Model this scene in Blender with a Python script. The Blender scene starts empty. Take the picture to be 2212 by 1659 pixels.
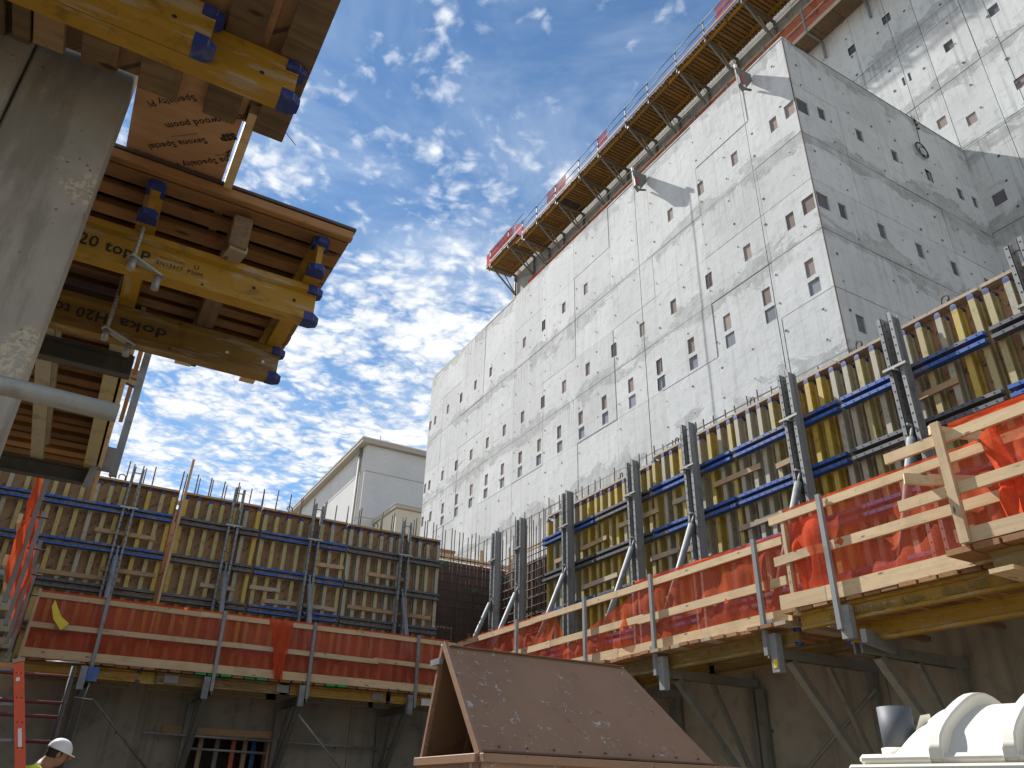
import bpy, bmesh, math, random
from mathutils import Matrix, Vector, noise
random.seed(7)
S = bpy.context.scene
COL = S.collection
# ------------------------------------------------------------------ camera, sky, sun, exposure
cam = bpy.data.objects.new('camera', bpy.data.cameras.new('camera')); COL.objects.link(cam)
R_, D_, F_ = (0.86767, -0.49610, 0.02302), (0.25370, 0.40364, -0.87905), (0.42712, 0.76852, 0.47657)
R_ = Vector(R_); F_ = Vector(F_).normalized(); R_ = (R_ - F_ * R_.dot(F_)).normalized(); U_ = R_.cross(F_)
cam.matrix_world = Matrix(((R_.x, U_.x, -F_.x, 0), (R_.y, U_.y, -F_.y, 0), (R_.z, U_.z, -F_.z, 1.6), (0, 0, 0, 1)))
cam.data.sensor_width = 36.0; cam.data.lens = 36.0 * 1670 / 2212; cam.data.clip_start = 0.05; cam.data.clip_end = 3000
S.camera = cam
LDIR = Vector((0.26, -0.90, -1.0)).normalized()          # direction the sunlight travels
sun = bpy.data.objects.new('sun', bpy.data.lights.new('sun', 'SUN')); COL.objects.link(sun)
sun.data.energy = 5.0; sun.data.angle = math.radians(0.5); sun.data.color = (1.0, 0.97, 0.92)
sun.rotation_euler = LDIR.to_track_quat('-Z', 'Y').to_euler(); sun.location = (-10, 40, 60)
S.view_settings.view_transform = 'Standard'; S.view_settings.look = 'None'; S.view_settings.gamma = 1
S.view_settings.exposure = 0.76; S.view_settings.use_curve_mapping = False

class NT:
    def __init__(s, tree):
        s.t = tree; s.n = tree.nodes; s.l = tree.links
    def node(s, typ, ins=None, **kw):
        nd = s.n.new(typ)
        for k, v in kw.items(): setattr(nd, k, v)
        if ins:
            for k, v in ins.items():
                if hasattr(v, 'is_linked') or isinstance(v, bpy.types.NodeSocket): s.l.new(v, nd.inputs[k])
                else: nd.inputs[k].default_value = v
        return nd
    def math(s, op, a, b=0.0, c=0.0, clamp=False):
        return s.node('ShaderNodeMath', {0: a, 1: b, 2: c}, operation=op, use_clamp=clamp).outputs[0]
    def mix(s, f, a, b, mode='MIX'):
        m = s.node('ShaderNodeMix', None, data_type='RGBA', blend_type=mode)
        for k, v in ((0, f), (6, a), (7, b)):
            if isinstance(v, bpy.types.NodeSocket): s.l.new(v, m.inputs[k])
            else:
                if k and len(v) == 3: v = (*v, 1)
                m.inputs[k].default_value = v
        return m.outputs[2]
    def noise(s, vec, scale, detail=4, rough=0.55, dist=0.0):
        return s.node('ShaderNodeTexNoise', {'Vector': vec, 'Scale': scale, 'Detail': detail, 'Roughness': rough, 'Distortion': dist}).outputs[0]
    def step(s, v, a, b):
        return s.node('ShaderNodeMapRange', {0: v, 1: a, 2: b, 3: 0.0, 4: 1.0}, interpolation_type='SMOOTHSTEP').outputs[0]
    def mapv(s, vec, scale, rot=(0, 0, 0)):
        return s.node('ShaderNodeMapping', {'Vector': vec, 'Scale': scale, 'Rotation': rot}).outputs[0]

W = bpy.data.worlds.new('World'); S.world = W; W.use_nodes = True
W.node_tree.nodes.clear(); w = NT(W.node_tree)
sky = w.node('ShaderNodeTexSky', sky_type='NISHITA', sun_disc=False)
sky.sun_elevation = math.asin(-LDIR.z); sky.sun_rotation = math.atan2(-LDIR.x, -LDIR.y)
sky.air_density = 1.0; sky.dust_density = 0.0; sky.ozone_density = 3.0; sky.altitude = 0
tc = w.node('ShaderNodeTexCoord').outputs['Generated']
sx = w.node('ShaderNodeSeparateXYZ', {0: tc})
z = w.math('MAXIMUM', sx.outputs[2], 0.06)
px = w.math('DIVIDE', sx.outputs[0], z); py = w.math('DIVIDE', sx.outputs[1], z)
P = w.node('ShaderNodeCombineXYZ', {0: px, 1: py, 2: 0.0}).outputs[0]
rad = w.node('ShaderNodeVectorMath', {0: P}, operation='LENGTH').outputs['Value']
warp = w.node('ShaderNodeTexNoise', {'Vector': P, 'Scale': 9.0, 'Detail': 3.0}).outputs[1]
Pw = w.node('ShaderNodeVectorMath', {0: warp, 1: (0.075, 0.075, 0.0), 2: P}, operation='MULTIPLY_ADD').outputs[0]
vor = w.node('ShaderNodeTexVoronoi', {'Vector': Pw, 'Scale': 17.0, 'Detail': 1.8, 'Roughness': 0.6, 'Randomness': 1.0}, feature='F1').outputs['Distance']
puff = w.math('SUBTRACT', 0.75, vor)
fine = w.noise(Pw, 40.0, 7, 0.62)
mid = w.noise(P, 5.2, 5, 0.6, 0.6)
big = w.noise(P, 1.5, 3, 0.5)
cov = w.node('ShaderNodeMapRange', {0: rad, 1: 0.55, 2: 1.55, 3: -0.13, 4: 0.60}).outputs[0]
d = w.math('ADD', w.math('MULTIPLY', puff, 0.66), w.math('MULTIPLY', fine, 0.72))
d = w.math('ADD', d, w.math('MULTIPLY', w.math('SUBTRACT', mid, 0.5), 1.9))
d = w.math('ADD', d, w.math('MULTIPLY', w.math('SUBTRACT', big, 0.5), 0.9))
d = w.math('ADD', d, cov)
mask = w.step(d, 0.36, 0.96)
thick = w.step(d, 0.62, 1.25)
haze = w.math('MULTIPLY', w.step(w.noise(P, 2.6, 5, 0.62, 0.8), 0.36, 0.80), 0.55)
ccol = w.mix(thick, (6.0, 6.7, 7.7), (8.9, 8.95, 9.0))
ccol = w.mix(w.math('MULTIPLY', w.step(w.noise(Pw, 15.0, 4, 0.6), 0.5, 0.75), 0.35), ccol, (6.6, 6.9, 7.3))
skc = w.mix(1.0, sky.outputs[0], (0.92, 1.08, 1.12), 'MULTIPLY')
c = w.mix(haze, skc, (5.4, 6.4, 7.8))
c = w.mix(mask, c, ccol)
bg = w.node('ShaderNodeBackground', {'Color': c, 'Strength': 0.072})
w.l.new(bg.outputs[0], w.node('ShaderNodeOutputWorld').inputs[0])

# ------------------------------------------------------------------ materials
def newmat(name, rough=0.8, metal=0.0):
    m = bpy.data.materials.new(name); m.use_nodes = True
    t = NT(m.node_tree); bs = m.node_tree.nodes['Principled BSDF']
    bs.inputs['Roughness'].default_value = rough; bs.inputs['Metallic'].default_value = metal
    return m, t, bs
def bump(t, bs, h, s=0.3, dist=0.01):
    b = t.node('ShaderNodeBump', {'Height': h, 'Strength': s, 'Distance': dist}); t.l.new(b.outputs[0], bs.inputs['Normal'])
def pos(t): return t.node('ShaderNodeNewGeometry').outputs['Position']
def rnd(t): return t.node('ShaderNodeObjectInfo').outputs['Random']
def objc(t): return t.node('ShaderNodeTexCoord').outputs['Object']

def concrete(name, c1, c2, c3, white=0.0, joints=(), streak=0.4, big=0.5):
    m, t, bs = newmat(name, 0.88); p = pos(t)
    n1 = t.noise(p, big, 6, 0.62, 0.4); n2 = t.noise(p, 3.0, 6, 0.65); n3 = t.noise(p, 26.0, 3, 0.6)
    st = t.noise(t.mapv(p, (5.5, 5.5, 0.22)), 1.0, 4, 0.6)
    col = t.mix(t.step(n1, 0.36, 0.66), c1, c2)
    col = t.mix(t.math('MULTIPLY', t.step(n2, 0.50, 0.74), 0.55), col, c3)
    col = t.mix(t.math('MULTIPLY', t.step(st, 0.50, 0.72), streak), col, c3)
    if joints:       # bare grey laitance and weather marks along the pour joints
        sz = t.node('ShaderNodeSeparateXYZ', {0: p}).outputs[2]; band = None
        for zj in joints:
            a = t.math('ABSOLUTE', t.math('SUBTRACT', sz, zj)); b = t.math('SUBTRACT', 1.0, t.math('DIVIDE', a, 1.1), clamp=True)
            band = b if band is None else t.math('MAXIMUM', band, b)
        q = t.math('ADD', t.math('MULTIPLY', band, 0.30), t.noise(t.mapv(p, (0.30, 0.30, 0.5)), 1.3, 8, 0.68, 1.2))
        msk = t.math('MULTIPLY', t.step(q, 0.70, 0.735), t.math('MULTIPLY_ADD', t.step(t.noise(p, 2.5, 5, 0.7), 0.35, 0.65), 0.6, 0.4))
        col = t.mix(t.math('MULTIPLY', msk, 0.7), col, tuple(x * 0.70 for x in c3))
        dl = None
        for zj in joints:
            a = t.math('SUBTRACT', zj, sz); b = t.math('MULTIPLY', t.step(a, -0.02, 0.03), t.math('SUBTRACT', 1.0, t.math('DIVIDE', a, 1.5), clamp=True))
            dl = b if dl is None else t.math('MAXIMUM', dl, b)
        drip = t.step(t.noise(t.mapv(p, (11.0, 11.0, 0.35)), 1.0, 3, 0.6), 0.50, 0.62)
        dm = t.math('MULTIPLY', t.math('MULTIPLY', dl, drip), t.step(t.noise(t.mapv(p, (1, 1, .3)), 0.6, 3), 0.45, 0.6))
        col = t.mix(t.math('MULTIPLY', dm, 0.6), col, tuple(x * 0.62 for x in c3))
        jl = None
        for zj in joints:
            a = t.math('ABSOLUTE', t.math('SUBTRACT', sz, t.math('MULTIPLY_ADD', t.noise(p, 2.0, 3), 0.05, zj - 0.025))); b = t.math('SUBTRACT', 1.0, t.step(a, 0.012, 0.03))
            jl = b if jl is None else t.math('MAXIMUM', jl, b)
        col = t.mix(t.math('MULTIPLY', jl, 0.6), col, tuple(x * 0.4 for x in c3))
        line = t.step(t.math('SUBTRACT', 1.0, t.math('FRACT', t.math('DIVIDE', sz, 0.875))), 0.975, 0.99)
        col = t.mix(t.math('MULTIPLY', line, 0.28), col, tuple(x * 0.6 for x in c3))
    spk = t.step(t.noise(p, 9.0, 3, 0.5), 0.70, 0.76)
    col = t.mix(t.math('MULTIPLY', spk, 0.35), col, tuple(x * 0.55 for x in c3))
    t.n.active = None
    v = t.math('MULTIPLY_ADD', rnd(t), 0.14, 0.93)
    col = t.mix(1.0, col, t.node('ShaderNodeCombineXYZ', {0: v, 1: v, 2: v}).outputs[0], 'MULTIPLY')
    t.l.new(col, bs.inputs['Base Color'])
    bump(t, bs, t.math('ADD', t.math('MULTIPLY', n3, 0.4), t.math('ADD', n2, t.math('MULTIPLY', n1, 1.5))), 0.35, 0.03)
    return m
def wood(name, c1, c2, c3, vary=0.35, knots=True, axis=0):
    m, t, bs = newmat(name, 0.75); p = objc(t)
    r = rnd(t)
    off = t.node('ShaderNodeCombineXYZ', {0: t.math('MULTIPLY', r, 31.0), 1: t.math('MULTIPLY', r, 57.0), 2: t.math('MULTIPLY', r, 13.0)}).outputs[0]
    p = t.node('ShaderNodeVectorMath', {0: p, 1: off}, operation='ADD').outputs[0]
    g = t.noise(t.mapv(p, (2.0, 30.0, 30.0)), 1.0, 5, 0.6, 0.5)
    blot = t.noise(p, 2.2, 5, 0.6); dirt = t.noise(p, 14.0, 4, 0.6)
    col = t.mix(t.step(g, 0.35, 0.68), c1, c2)
    col = t.mix(t.math('MULTIPLY', t.step(blot, 0.48, 0.70), 0.6), col, c3)
    if knots:
        k = t.node('ShaderNodeTexVoronoi', {'Vector': t.mapv(p, (3.2, 9.0, 9.0)), 'Scale': 1.0}).outputs['Distance']
        col = t.mix(t.math('SUBTRACT', 1.0, t.step(k, 0.07, 0.15)), col, tuple(x * 0.3 for x in c2))
    col = t.mix(t.math('MULTIPLY', t.step(dirt, 0.58, 0.75), 0.35), col, tuple(x * 0.4 for x in c3))
    v = t.math('MULTIPLY_ADD', r, vary, 1 - vary / 2)
    col = t.mix(1.0, col, t.node('ShaderNodeCombineXYZ', {0: v, 1: v, 2: v}).outputs[0], 'MULTIPLY')
    t.l.new(col, bs.inputs['Base Color']); bump(t, bs, g, 0.25, 0.004)
    return m
def beamwood(name, yel, grey, g0=0.35, g1=0.95):
    m, t, bs = newmat(name, 0.6); p = objc(t); r = rnd(t)
    off = t.node('ShaderNodeCombineXYZ', {0: t.math('MULTIPLY', r, 31.0), 1: t.math('MULTIPLY', r, 57.0), 2: 0.0}).outputs[0]
    q = t.node('ShaderNodeVectorMath', {0: p, 1: off}, operation='ADD').outputs[0]
    g = t.noise(t.mapv(q, (1.2, 18.0, 18.0)), 1.0, 5, 0.62, 0.4)
    f = t.math('ADD', t.math('MULTIPLY', r, 0.62), t.math('MULTIPLY', g, 0.75))
    col = t.mix(t.step(f, g0, g1), yel, grey)
    col = t.mix(t.math('MULTIPLY', t.step(t.noise(q, 9.0, 6, 0.7), 0.52, 0.68), 0.62), col, tuple(x * 0.38 for x in yel))
    col = t.mix(t.math('MULTIPLY', t.step(t.noise(t.mapv(q, (1, 6, 6)), 3.5, 4, 0.6), 0.56, 0.66), 0.45), col, (0.36, 0.35, 0.31))
    t.l.new(col, bs.inputs['Base Color']); bump(t, bs, g, 0.3, 0.004)
    return m
def paint(name, c, dirt, rough=0.5, metal=0.0, amt=0.5, sc=6.0, lo=0.5, hi=0.68, vary=0.15):
    m, t, bs = newmat(name, rough, metal); p = objc(t); r = rnd(t)
    off = t.node('ShaderNodeCombineXYZ', {0: t.math('MULTIPLY', r, 11.0), 1: t.math('MULTIPLY', r, 17.0), 2: 0.0}).outputs[0]
    q = t.node('ShaderNodeVectorMath', {0: p, 1: off}, operation='ADD').outputs[0]
    col = t.mix(t.math('MULTIPLY', t.step(t.noise(q, sc, 6, 0.65), lo, hi), amt), c, dirt)
    v = t.math('MULTIPLY_ADD', r, vary, 1 - vary / 2)
    col = t.mix(1.0, col, t.node('ShaderNodeCombineXYZ', {0: v, 1: v, 2: v}).outputs[0], 'MULTIPLY')
    t.l.new(col, bs.inputs['Base Color']); bump(t, bs, t.noise(q, sc * 6, 3), 0.08, 0.004)
    return m
def netmat(name, c, alpha, weave=160):
    m = bpy.data.materials.new(name); m.use_nodes = True; t = NT(m.node_tree); t.n.clear()
    p = pos(t); n = t.noise(p, 1.6, 5, 0.6); n2 = t.noise(p, weave, 1, 0.5)
    df = t.node('ShaderNodeBsdfDiffuse', {'Color': (*c, 1)}); tl = t.node('ShaderNodeBsdfTranslucent', {'Color': (*c, 1)})
    a = t.node('ShaderNodeMixShader', {0: 0.45, 1: df.outputs[0], 2: tl.outputs[0]})
    tr = t.node('ShaderNodeBsdfTransparent', {'Color': (1, 0.72, 0.62, 1)})
    f = t.math('ADD', t.math('MULTIPLY', t.step(n, 0.35, 0.7), 0.22), t.math('MULTIPLY_ADD', t.step(n2, 0.4, 0.6), 0.22, alpha - 0.18), clamp=True)
    mx = t.node('ShaderNodeMixShader', {0: f, 1: tr.outputs[0], 2: a.outputs[0]})
    t.l.new(mx.outputs[0], t.node('ShaderNodeOutputMaterial').inputs[0]); return m

JZ = (21.57, 17.78, 14.45, 10.88, 7.4)
M = {}
M['conc_white'] = concrete('whitewashed_concrete', (0.58, 0.59, 0.585), (0.525, 0.535, 0.53), (0.36, 0.37, 0.358), joints=JZ, streak=0.4)
M['conc_grey'] = concrete('weathered_concrete', (0.62, 0.63, 0.61), (0.54, 0.55, 0.53), (0.36, 0.37, 0.355), joints=(36.5, 28.0, 24.6, 21.5, 17.9, 14.4), streak=0.65, big=0.35)
M['conc_mid'] = concrete('platform_shade_concrete', (0.36, 0.36, 0.335), (0.31, 0.31, 0.285), (0.22, 0.215, 0.195), streak=0.6, big=0.6)  # grey wall tone with the shade below the yellow platform painted in
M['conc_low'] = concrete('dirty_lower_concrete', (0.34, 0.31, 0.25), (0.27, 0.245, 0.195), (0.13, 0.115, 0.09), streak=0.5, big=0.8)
M['conc_near'] = concrete('near_concrete', (0.46, 0.43, 0.38), (0.38, 0.355, 0.31), (0.27, 0.25, 0.215), streak=0.35, big=1.6)
def pitted():
    m, t, bs = newmat('pitted_near_concrete', 0.9); p = pos(t)
    col = t.mix(t.step(t.noise(p, 1.8, 6, 0.6, .5), 0.36, 0.64), (0.33, 0.31, 0.275), (0.255, 0.24, 0.205))
    col = t.mix(t.math('MULTIPLY', t.step(t.noise(t.mapv(p, (4, 4, .8)), 1.2, 6, 0.65), 0.48, 0.62), 0.65), col, (0.16, 0.145, 0.12))
    hc = t.math('MULTIPLY', t.step(t.noise(p, 2.6, 3, 0.5), 0.60, 0.66), t.step(t.noise(p, 60.0, 2, 0.6), 0.45, 0.55))
    col = t.mix(t.math('MULTIPLY', hc, 0.75), col, (0.50, 0.44, 0.33))
    vz = t.node('ShaderNodeTexVoronoi', {'Vector': p, 'Scale': 26.0}).outputs['Distance']
    pit = t.math('MULTIPLY', t.math('SUBTRACT', 1.0, t.step(vz, 0.10, 0.17)), t.step(t.noise(p, 5.0, 2), 0.5, 0.6))
    col = t.mix(t.math('MULTIPLY', pit, 0.8), col, (0.10, 0.085, 0.07))
    col = t.mix(t.step(t.noise(p, 3.3, 2, 0.4), 0.74, 0.76), col, (0.16, 0.05, 0.02))
    t.l.new(col, bs.inputs['Base Color'])
    bump(t, bs, t.math('SUBTRACT', t.math('ADD', t.noise(p, 40.0, 5, 0.7), t.math('MULTIPLY', t.noise(p, 4.0, 4), 1.5)), t.math('MULTIPLY', t.math('ADD', pit, hc), 0.6)), 0.45, 0.012); return m
M['conc_near'] = pitted()
M['patch'] = paint('grout_patch', (0.25, 0.195, 0.17), (0.20, 0.20, 0.215), 0.9, amt=0.7, sc=3.0, vary=0.5)
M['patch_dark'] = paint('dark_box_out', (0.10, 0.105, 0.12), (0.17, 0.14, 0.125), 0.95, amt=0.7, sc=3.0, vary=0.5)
M['patch_blue'] = paint('bluish_grout_patch', (0.20, 0.215, 0.25), (0.25, 0.23, 0.225), 0.9, amt=0.6, sc=3.0, vary=0.4)
M['beam'] = beamwood('formwork_beam', (0.50, 0.345, 0.04), (0.38, 0.32, 0.14))
M['beam_old'] = beamwood('old_formwork_beam', (0.46, 0.36, 0.11), (0.36, 0.33, 0.24), 0.15, 0.7)
M['beam_near'] = beamwood('near_formwork_beam', (0.34, 0.185, 0.008), (0.18, 0.11, 0.03), 0.45, 1.1)
M['beam_dark'] = beamwood('shade_toned_beam', (0.30, 0.19, 0.03), (0.20, 0.15, 0.07), 0.3, 0.9)  # older beam wood with shade under the right decks put into its colour
M['cap'] = paint('blue_end_cap', (0.012, 0.03, 0.17), (0.14, 0.14, 0.17), 0.6, amt=0.45, sc=12.0, lo=0.5, hi=0.66)
def stampply():
    m, t, bs = newmat('stamped_formwork_plywood', 0.8); p = pos(t)
    ss = t.node('ShaderNodeSeparateXYZ', {0: p}); h_ = t.math('ADD', ss.outputs[0], ss.outputs[1]); zz = ss.outputs[2]
    q = t.node('ShaderNodeCombineXYZ', {0: t.math('ADD', t.math('MULTIPLY', h_, .7), t.math('MULTIPLY', zz, .7)), 1: t.math('SUBTRACT', t.math('MULTIPLY', zz, .7), t.math('MULTIPLY', h_, .7)), 2: 0.0}).outputs[0]
    rows = t.math('FRACT', t.math('MULTIPLY', t.node('ShaderNodeSeparateXYZ', {0: q}).outputs[1], 6.5))
    band = t.math('MULTIPLY', t.step(rows, 0.1, 0.2), t.math('SUBTRACT', 1.0, t.step(rows, 0.5, 0.6)))
    ltr = t.step(t.noise(t.mapv(q, (34.0, 14.0, 1.0)), 1.0, 2, 0.5), 0.50, 0.56)
    wd_ = t.step(t.noise(t.mapv(q, (5.0, 6.5, 1.0)), 1.0, 1, 0.5), 0.42, 0.52)
    col = t.mix(t.step(t.noise(p, 1.3, 5, 0.6), 0.35, 0.7), (0.44, 0.27, 0.14), (0.33, 0.20, 0.115))
    col = t.mix(t.math('MULTIPLY', t.step(t.noise(p, 7.0, 5, 0.65), 0.5, 0.75), 0.5), col, (0.20, 0.13, 0.10))
    col = t.mix(t.math('MULTIPLY', t.math('MULTIPLY', band, ltr), t.math('MULTIPLY', wd_, 0.8)), col, (0.09, 0.05, 0.045))
    t.l.new(col, bs.inputs['Base Color']); return m
M['ply'] = stampply()
M['ply_new'] = wood('new_plywood', (0.46, 0.26, 0.135), (0.41, 0.225, 0.115), (0.34, 0.185, 0.10), 0.05, False)
M['ply_dark'] = wood('dark_brown_plywood', (0.095, 0.065, 0.055), (0.075, 0.05, 0.045), (0.13, 0.085, 0.055), 0.15, False)  # dark brown sheets: back forms, doorway, and behind the plank gaps
M['lumber'] = wood('sawn_lumber', (0.58, 0.43, 0.25), (0.50, 0.36, 0.20), (0.38, 0.27, 0.15), 0.25)
M['lumber_w'] = wood('weathered_lumber', (0.42, 0.34, 0.24), (0.34, 0.27, 0.19), (0.24, 0.20, 0.16), 0.4)
M['batten'] = wood('batten_lumber', (0.46, 0.30, 0.16), (0.38, 0.25, 0.13), (0.28, 0.20, 0.13), 0.5)
M['plank'] = wood('scaffold_plank', (0.31, 0.155, 0.055), (0.24, 0.115, 0.04), (0.14, 0.07, 0.03), 0.5)
M['plank_gold'] = wood('golden_scaffold_plank', (0.34, 0.185, 0.055), (0.27, 0.14, 0.04), (0.17, 0.09, 0.03), 0.4)
M['old_plank'] = wood('old_dark_plank', (0.19, 0.125, 0.065), (0.12, 0.075, 0.04), (0.075, 0.05, 0.03), 0.4)
M['galv'] = paint('galvanised_steel', (0.23, 0.24, 0.24), (0.13, 0.125, 0.12), 0.62, 0.05, amt=0.7, sc=4.0, vary=0.3)
M['galv_b'] = paint('bright_galvanised_tube', (0.34, 0.345, 0.33), (0.19, 0.19, 0.17), 0.45, 0.35, amt=0.6, sc=9.0)
M['steel_dark'] = paint('dirty_dark_steel', (0.075, 0.072, 0.065), (0.13, 0.11, 0.085), 0.6, 0.1, amt=0.6)
M['steel_mid'] = paint('bracket_steel', (0.19, 0.19, 0.165), (0.11, 0.095, 0.07), 0.55, 0.25, amt=0.6)
M['blue'] = paint('blue_steel_waler', (0.02, 0.09, 0.34), (0.16, 0.16, 0.16), 0.5, 0.1, amt=0.75, sc=2.2, lo=0.48, hi=0.62)
M['blue_old'] = paint('worn_steel_waler', (0.10, 0.11, 0.13), (0.20, 0.17, 0.14), 0.6, 0.2, amt=0.7, sc=2.0)
M['hole'] = paint('hole_shadow', (0.02, 0.02, 0.022), (0.03, 0.03, 0.03), 0.9)
M['rebar'] = paint('rusty_rebar', (0.085, 0.055, 0.042), (0.14, 0.075, 0.045), 0.8, 0.2)
M['net'] = netmat('debris_netting', (0.78, 0.155, 0.08), 0.54)
M['net_b'] = netmat('bunched_netting', (0.78, 0.13, 0.05), 0.78)
M['net_p'] = netmat('faded_netting', (0.62, 0.14, 0.16), 0.60)
M['hem'] = paint('netting_hem', (0.68, 0.09, 0.05), (0.75, 0.2, 0.13), 0.8)
M['green'] = paint('green_painted_timber', (0.02, 0.28, 0.08), (0.03, 0.15, 0.06), 0.6)
M['red_steel'] = paint('orange_fibreglass', (0.65, 0.09, 0.03), (0.42, 0.07, 0.03), 0.4)
M['red_dark'] = paint('dark_red_tube', (0.13, 0.02, 0.02), (0.06, 0.02, 0.02), 0.5)
M['white_plastic'] = paint('cream_plastic', (0.62, 0.59, 0.51), (0.55, 0.52, 0.44), 0.45, amt=0.3, vary=0.0)
M['pipe_grey'] = paint('grey_vent_pipe', (0.075, 0.08, 0.095), (0.10, 0.105, 0.12), 0.6)
M['ink'] = paint('stencil_ink', (0.035, 0.025, 0.02), (0.05, 0.035, 0.03), 0.9, vary=0)
M['ink_f'] = paint('faded_stencil_ink', (0.16, 0.12, 0.03), (0.2, 0.15, 0.04), 0.9, vary=0)
M['tag_white'] = paint('white_label', (0.75, 0.75, 0.75), (0.6, 0.6, 0.6), 0.6)
M['tag_red'] = paint('red_label', (0.35, 0.05, 0.07), (0.4, 0.03, 0.06), 0.5)
M['tag_yellow'] = paint('yellow_label', (0.75, 0.6, 0.03), (0.7, 0.5, 0.05), 0.6)
M['metal_clad'] = None
def cladding():
    m, t, bs = newmat('ribbed_cladding', 0.55); p = pos(t)
    sz = t.node('ShaderNodeSeparateXYZ', {0: p}).outputs[2]
    rib = t.math('SINE', t.math('MULTIPLY', sz, 34.0))
    col = t.mix(t.step(t.noise(p, 0.5, 4), 0.4, 0.7), (0.60, 0.59, 0.57), (0.55, 0.545, 0.53))
    t.l.new(col, bs.inputs['Base Color']); bump(t, bs, rib, 0.25, 0.02); return m
M['metal_clad'] = cladding()
M['cream_wall'] = paint('cream_render', (0.62, 0.57, 0.46), (0.55, 0.5, 0.41), 0.8, amt=0.3)
M['trim'] = paint('tan_trim', (0.45, 0.41, 0.34), (0.4, 0.37, 0.3), 0.7)
def rustbrown():
    m, t, bs = newmat('brown_painted_steel', 0.55); p = objc(t)
    col = t.mix(t.step(t.noise(p, 2.0, 5, 0.6), 0.35, 0.7), (0.30, 0.175, 0.105), (0.25, 0.145, 0.085))
    col = t.mix(t.math('MULTIPLY', t.step(t.noise(p, 11.0, 5, 0.7), 0.60, 0.72), 0.6), col, (0.11, 0.055, 0.03))
    sp = t.step(t.noise(p, 14.0, 4, 0.78, 0.8), 0.605, 0.625)
    sp = t.math('MULTIPLY', sp, t.step(t.noise(p, 1.9, 2, 0.5), 0.45, 0.58))
    col = t.mix(sp, col, (0.42, 0.41, 0.42)); t.l.new(col, bs.inputs['Base Color'])
    bump(t, bs, t.math('ADD', t.noise(p, 1.2, 2), t.math('MULTIPLY', t.noise(p, 18, 3), 0.1)), 0.35, 0.03); return m
M['bin'] = rustbrown()
M['bin_in'] = paint('rusty_bin_inside', (0.16, 0.085, 0.04), (0.07, 0.04, 0.025), 0.7, amt=0.8, sc=3.0)
M['ground'] = concrete('packed_dirt', (0.19, 0.155, 0.11), (0.16, 0.13, 0.09), (0.11, 0.09, 0.065), streak=0.0)
M['skin'] = paint('skin', (0.32, 0.16, 0.10), (0.26, 0.12, 0.08), 0.55, vary=0)
M['vest'] = paint('hi_vis_fabric', (0.62, 0.85, 0.05), (0.5, 0.7, 0.05), 0.8, vary=0)
M['jeans'] = paint('work_trousers', (0.05, 0.06, 0.10), (0.08, 0.08, 0.1), 0.9, vary=0)
M['hat'] = paint('white_hard_hat', (0.80, 0.80, 0.80), (0.7, 0.7, 0.68), 0.25, vary=0)
M['hair'] = paint('dark_hair', (0.02, 0.015, 0.01), (0.03, 0.02, 0.015), 0.7, vary=0)
M['rope'] = paint('black_cable', (0.03, 0.03, 0.032), (0.06, 0.06, 0.06), 0.6)
M['moss'] = paint('green_weed', (0.05, 0.16, 0.03), (0.08, 0.2, 0.05), 0.9)

# ------------------------------------------------------------------ object helpers
WM = {}          # world matrices
def link(name, data, mat=None, parent=None, mw=None, **props):
    o = bpy.data.objects.new(name, data); COL.objects.link(o)
    mw = mw or Matrix(); WM[o] = mw
    if mat is not None and data is not None:
        if not data.materials: data.materials.append(mat)
        elif data.materials[0] is not mat:
            o.material_slots[0].link = 'OBJECT'; o.material_slots[0].material = mat
    if parent is not None:
        o.parent = parent; o.matrix_basis = WM[parent].inverted() @ mw
    else: o.matrix_basis = mw
    for k, v in props.items(): o[k] = v
    return o
def thing(name, loc, label, cat, group=None):
    o = link(name, None, None, None, Matrix.Translation(Vector(loc))); o['label'] = label; o['category'] = cat
    if group: o['group'] = group
    return o
MC = {}
def boxmesh(dx, dy, dz, mat, bev=0.0):
    k = (round(dx, 3), round(dy, 3), round(dz, 3), mat, bev)
    if k in MC: return MC[k]
    bm = bmesh.new(); bmesh.ops.create_cube(bm, size=1.0); bmesh.ops.scale(bm, vec=(dx, dy, dz), verts=bm.verts)
    if bev: bmesh.ops.bevel(bm, geom=list(bm.edges), offset=bev, segments=1, affect='EDGES')
    me = bpy.data.meshes.new('box'); bm.to_mesh(me); bm.free(); me.materials.append(M[mat]); MC[k] = me; return me
def frame(o, x, zhint):
    x = Vector(x).normalized(); zz = Vector(zhint); y = zz.cross(x)
    if y.length < 1e-5: y = Vector((0, 1, 0)).cross(x) if abs(x.y) < 0.9 else Vector((1, 0, 0)).cross(x)
    y.normalize(); zz = x.cross(y)
    return Matrix(((x.x, y.x, zz.x, o[0]), (x.y, y.y, zz.y, o[1]), (x.z, y.z, zz.z, o[2]), (0, 0, 0, 1)))
def bar(name, p0, p1, w_, h_, mat, parent, up=(0, 0, 1), bev=0.0, **props):
    """rectangular member from p0 to p1, w_ sideways, h_ along up"""
    p0 = Vector(p0); p1 = Vector(p1); L = (p1 - p0).length
    return link(name, boxmesh(L, w_, h_, mat, bev), None, parent, frame((p0 + p1) / 2, p1 - p0, up), **props)
def blk(name, lo, hi, mat, parent, bev=0.0, **props):
    lo = Vector(lo); hi = Vector(hi); d_ = hi - lo
    return link(name, boxmesh(d_.x, d_.y, d_.z, mat, bev), None, parent, Matrix.Translation((lo + hi) / 2), **props)
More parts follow.
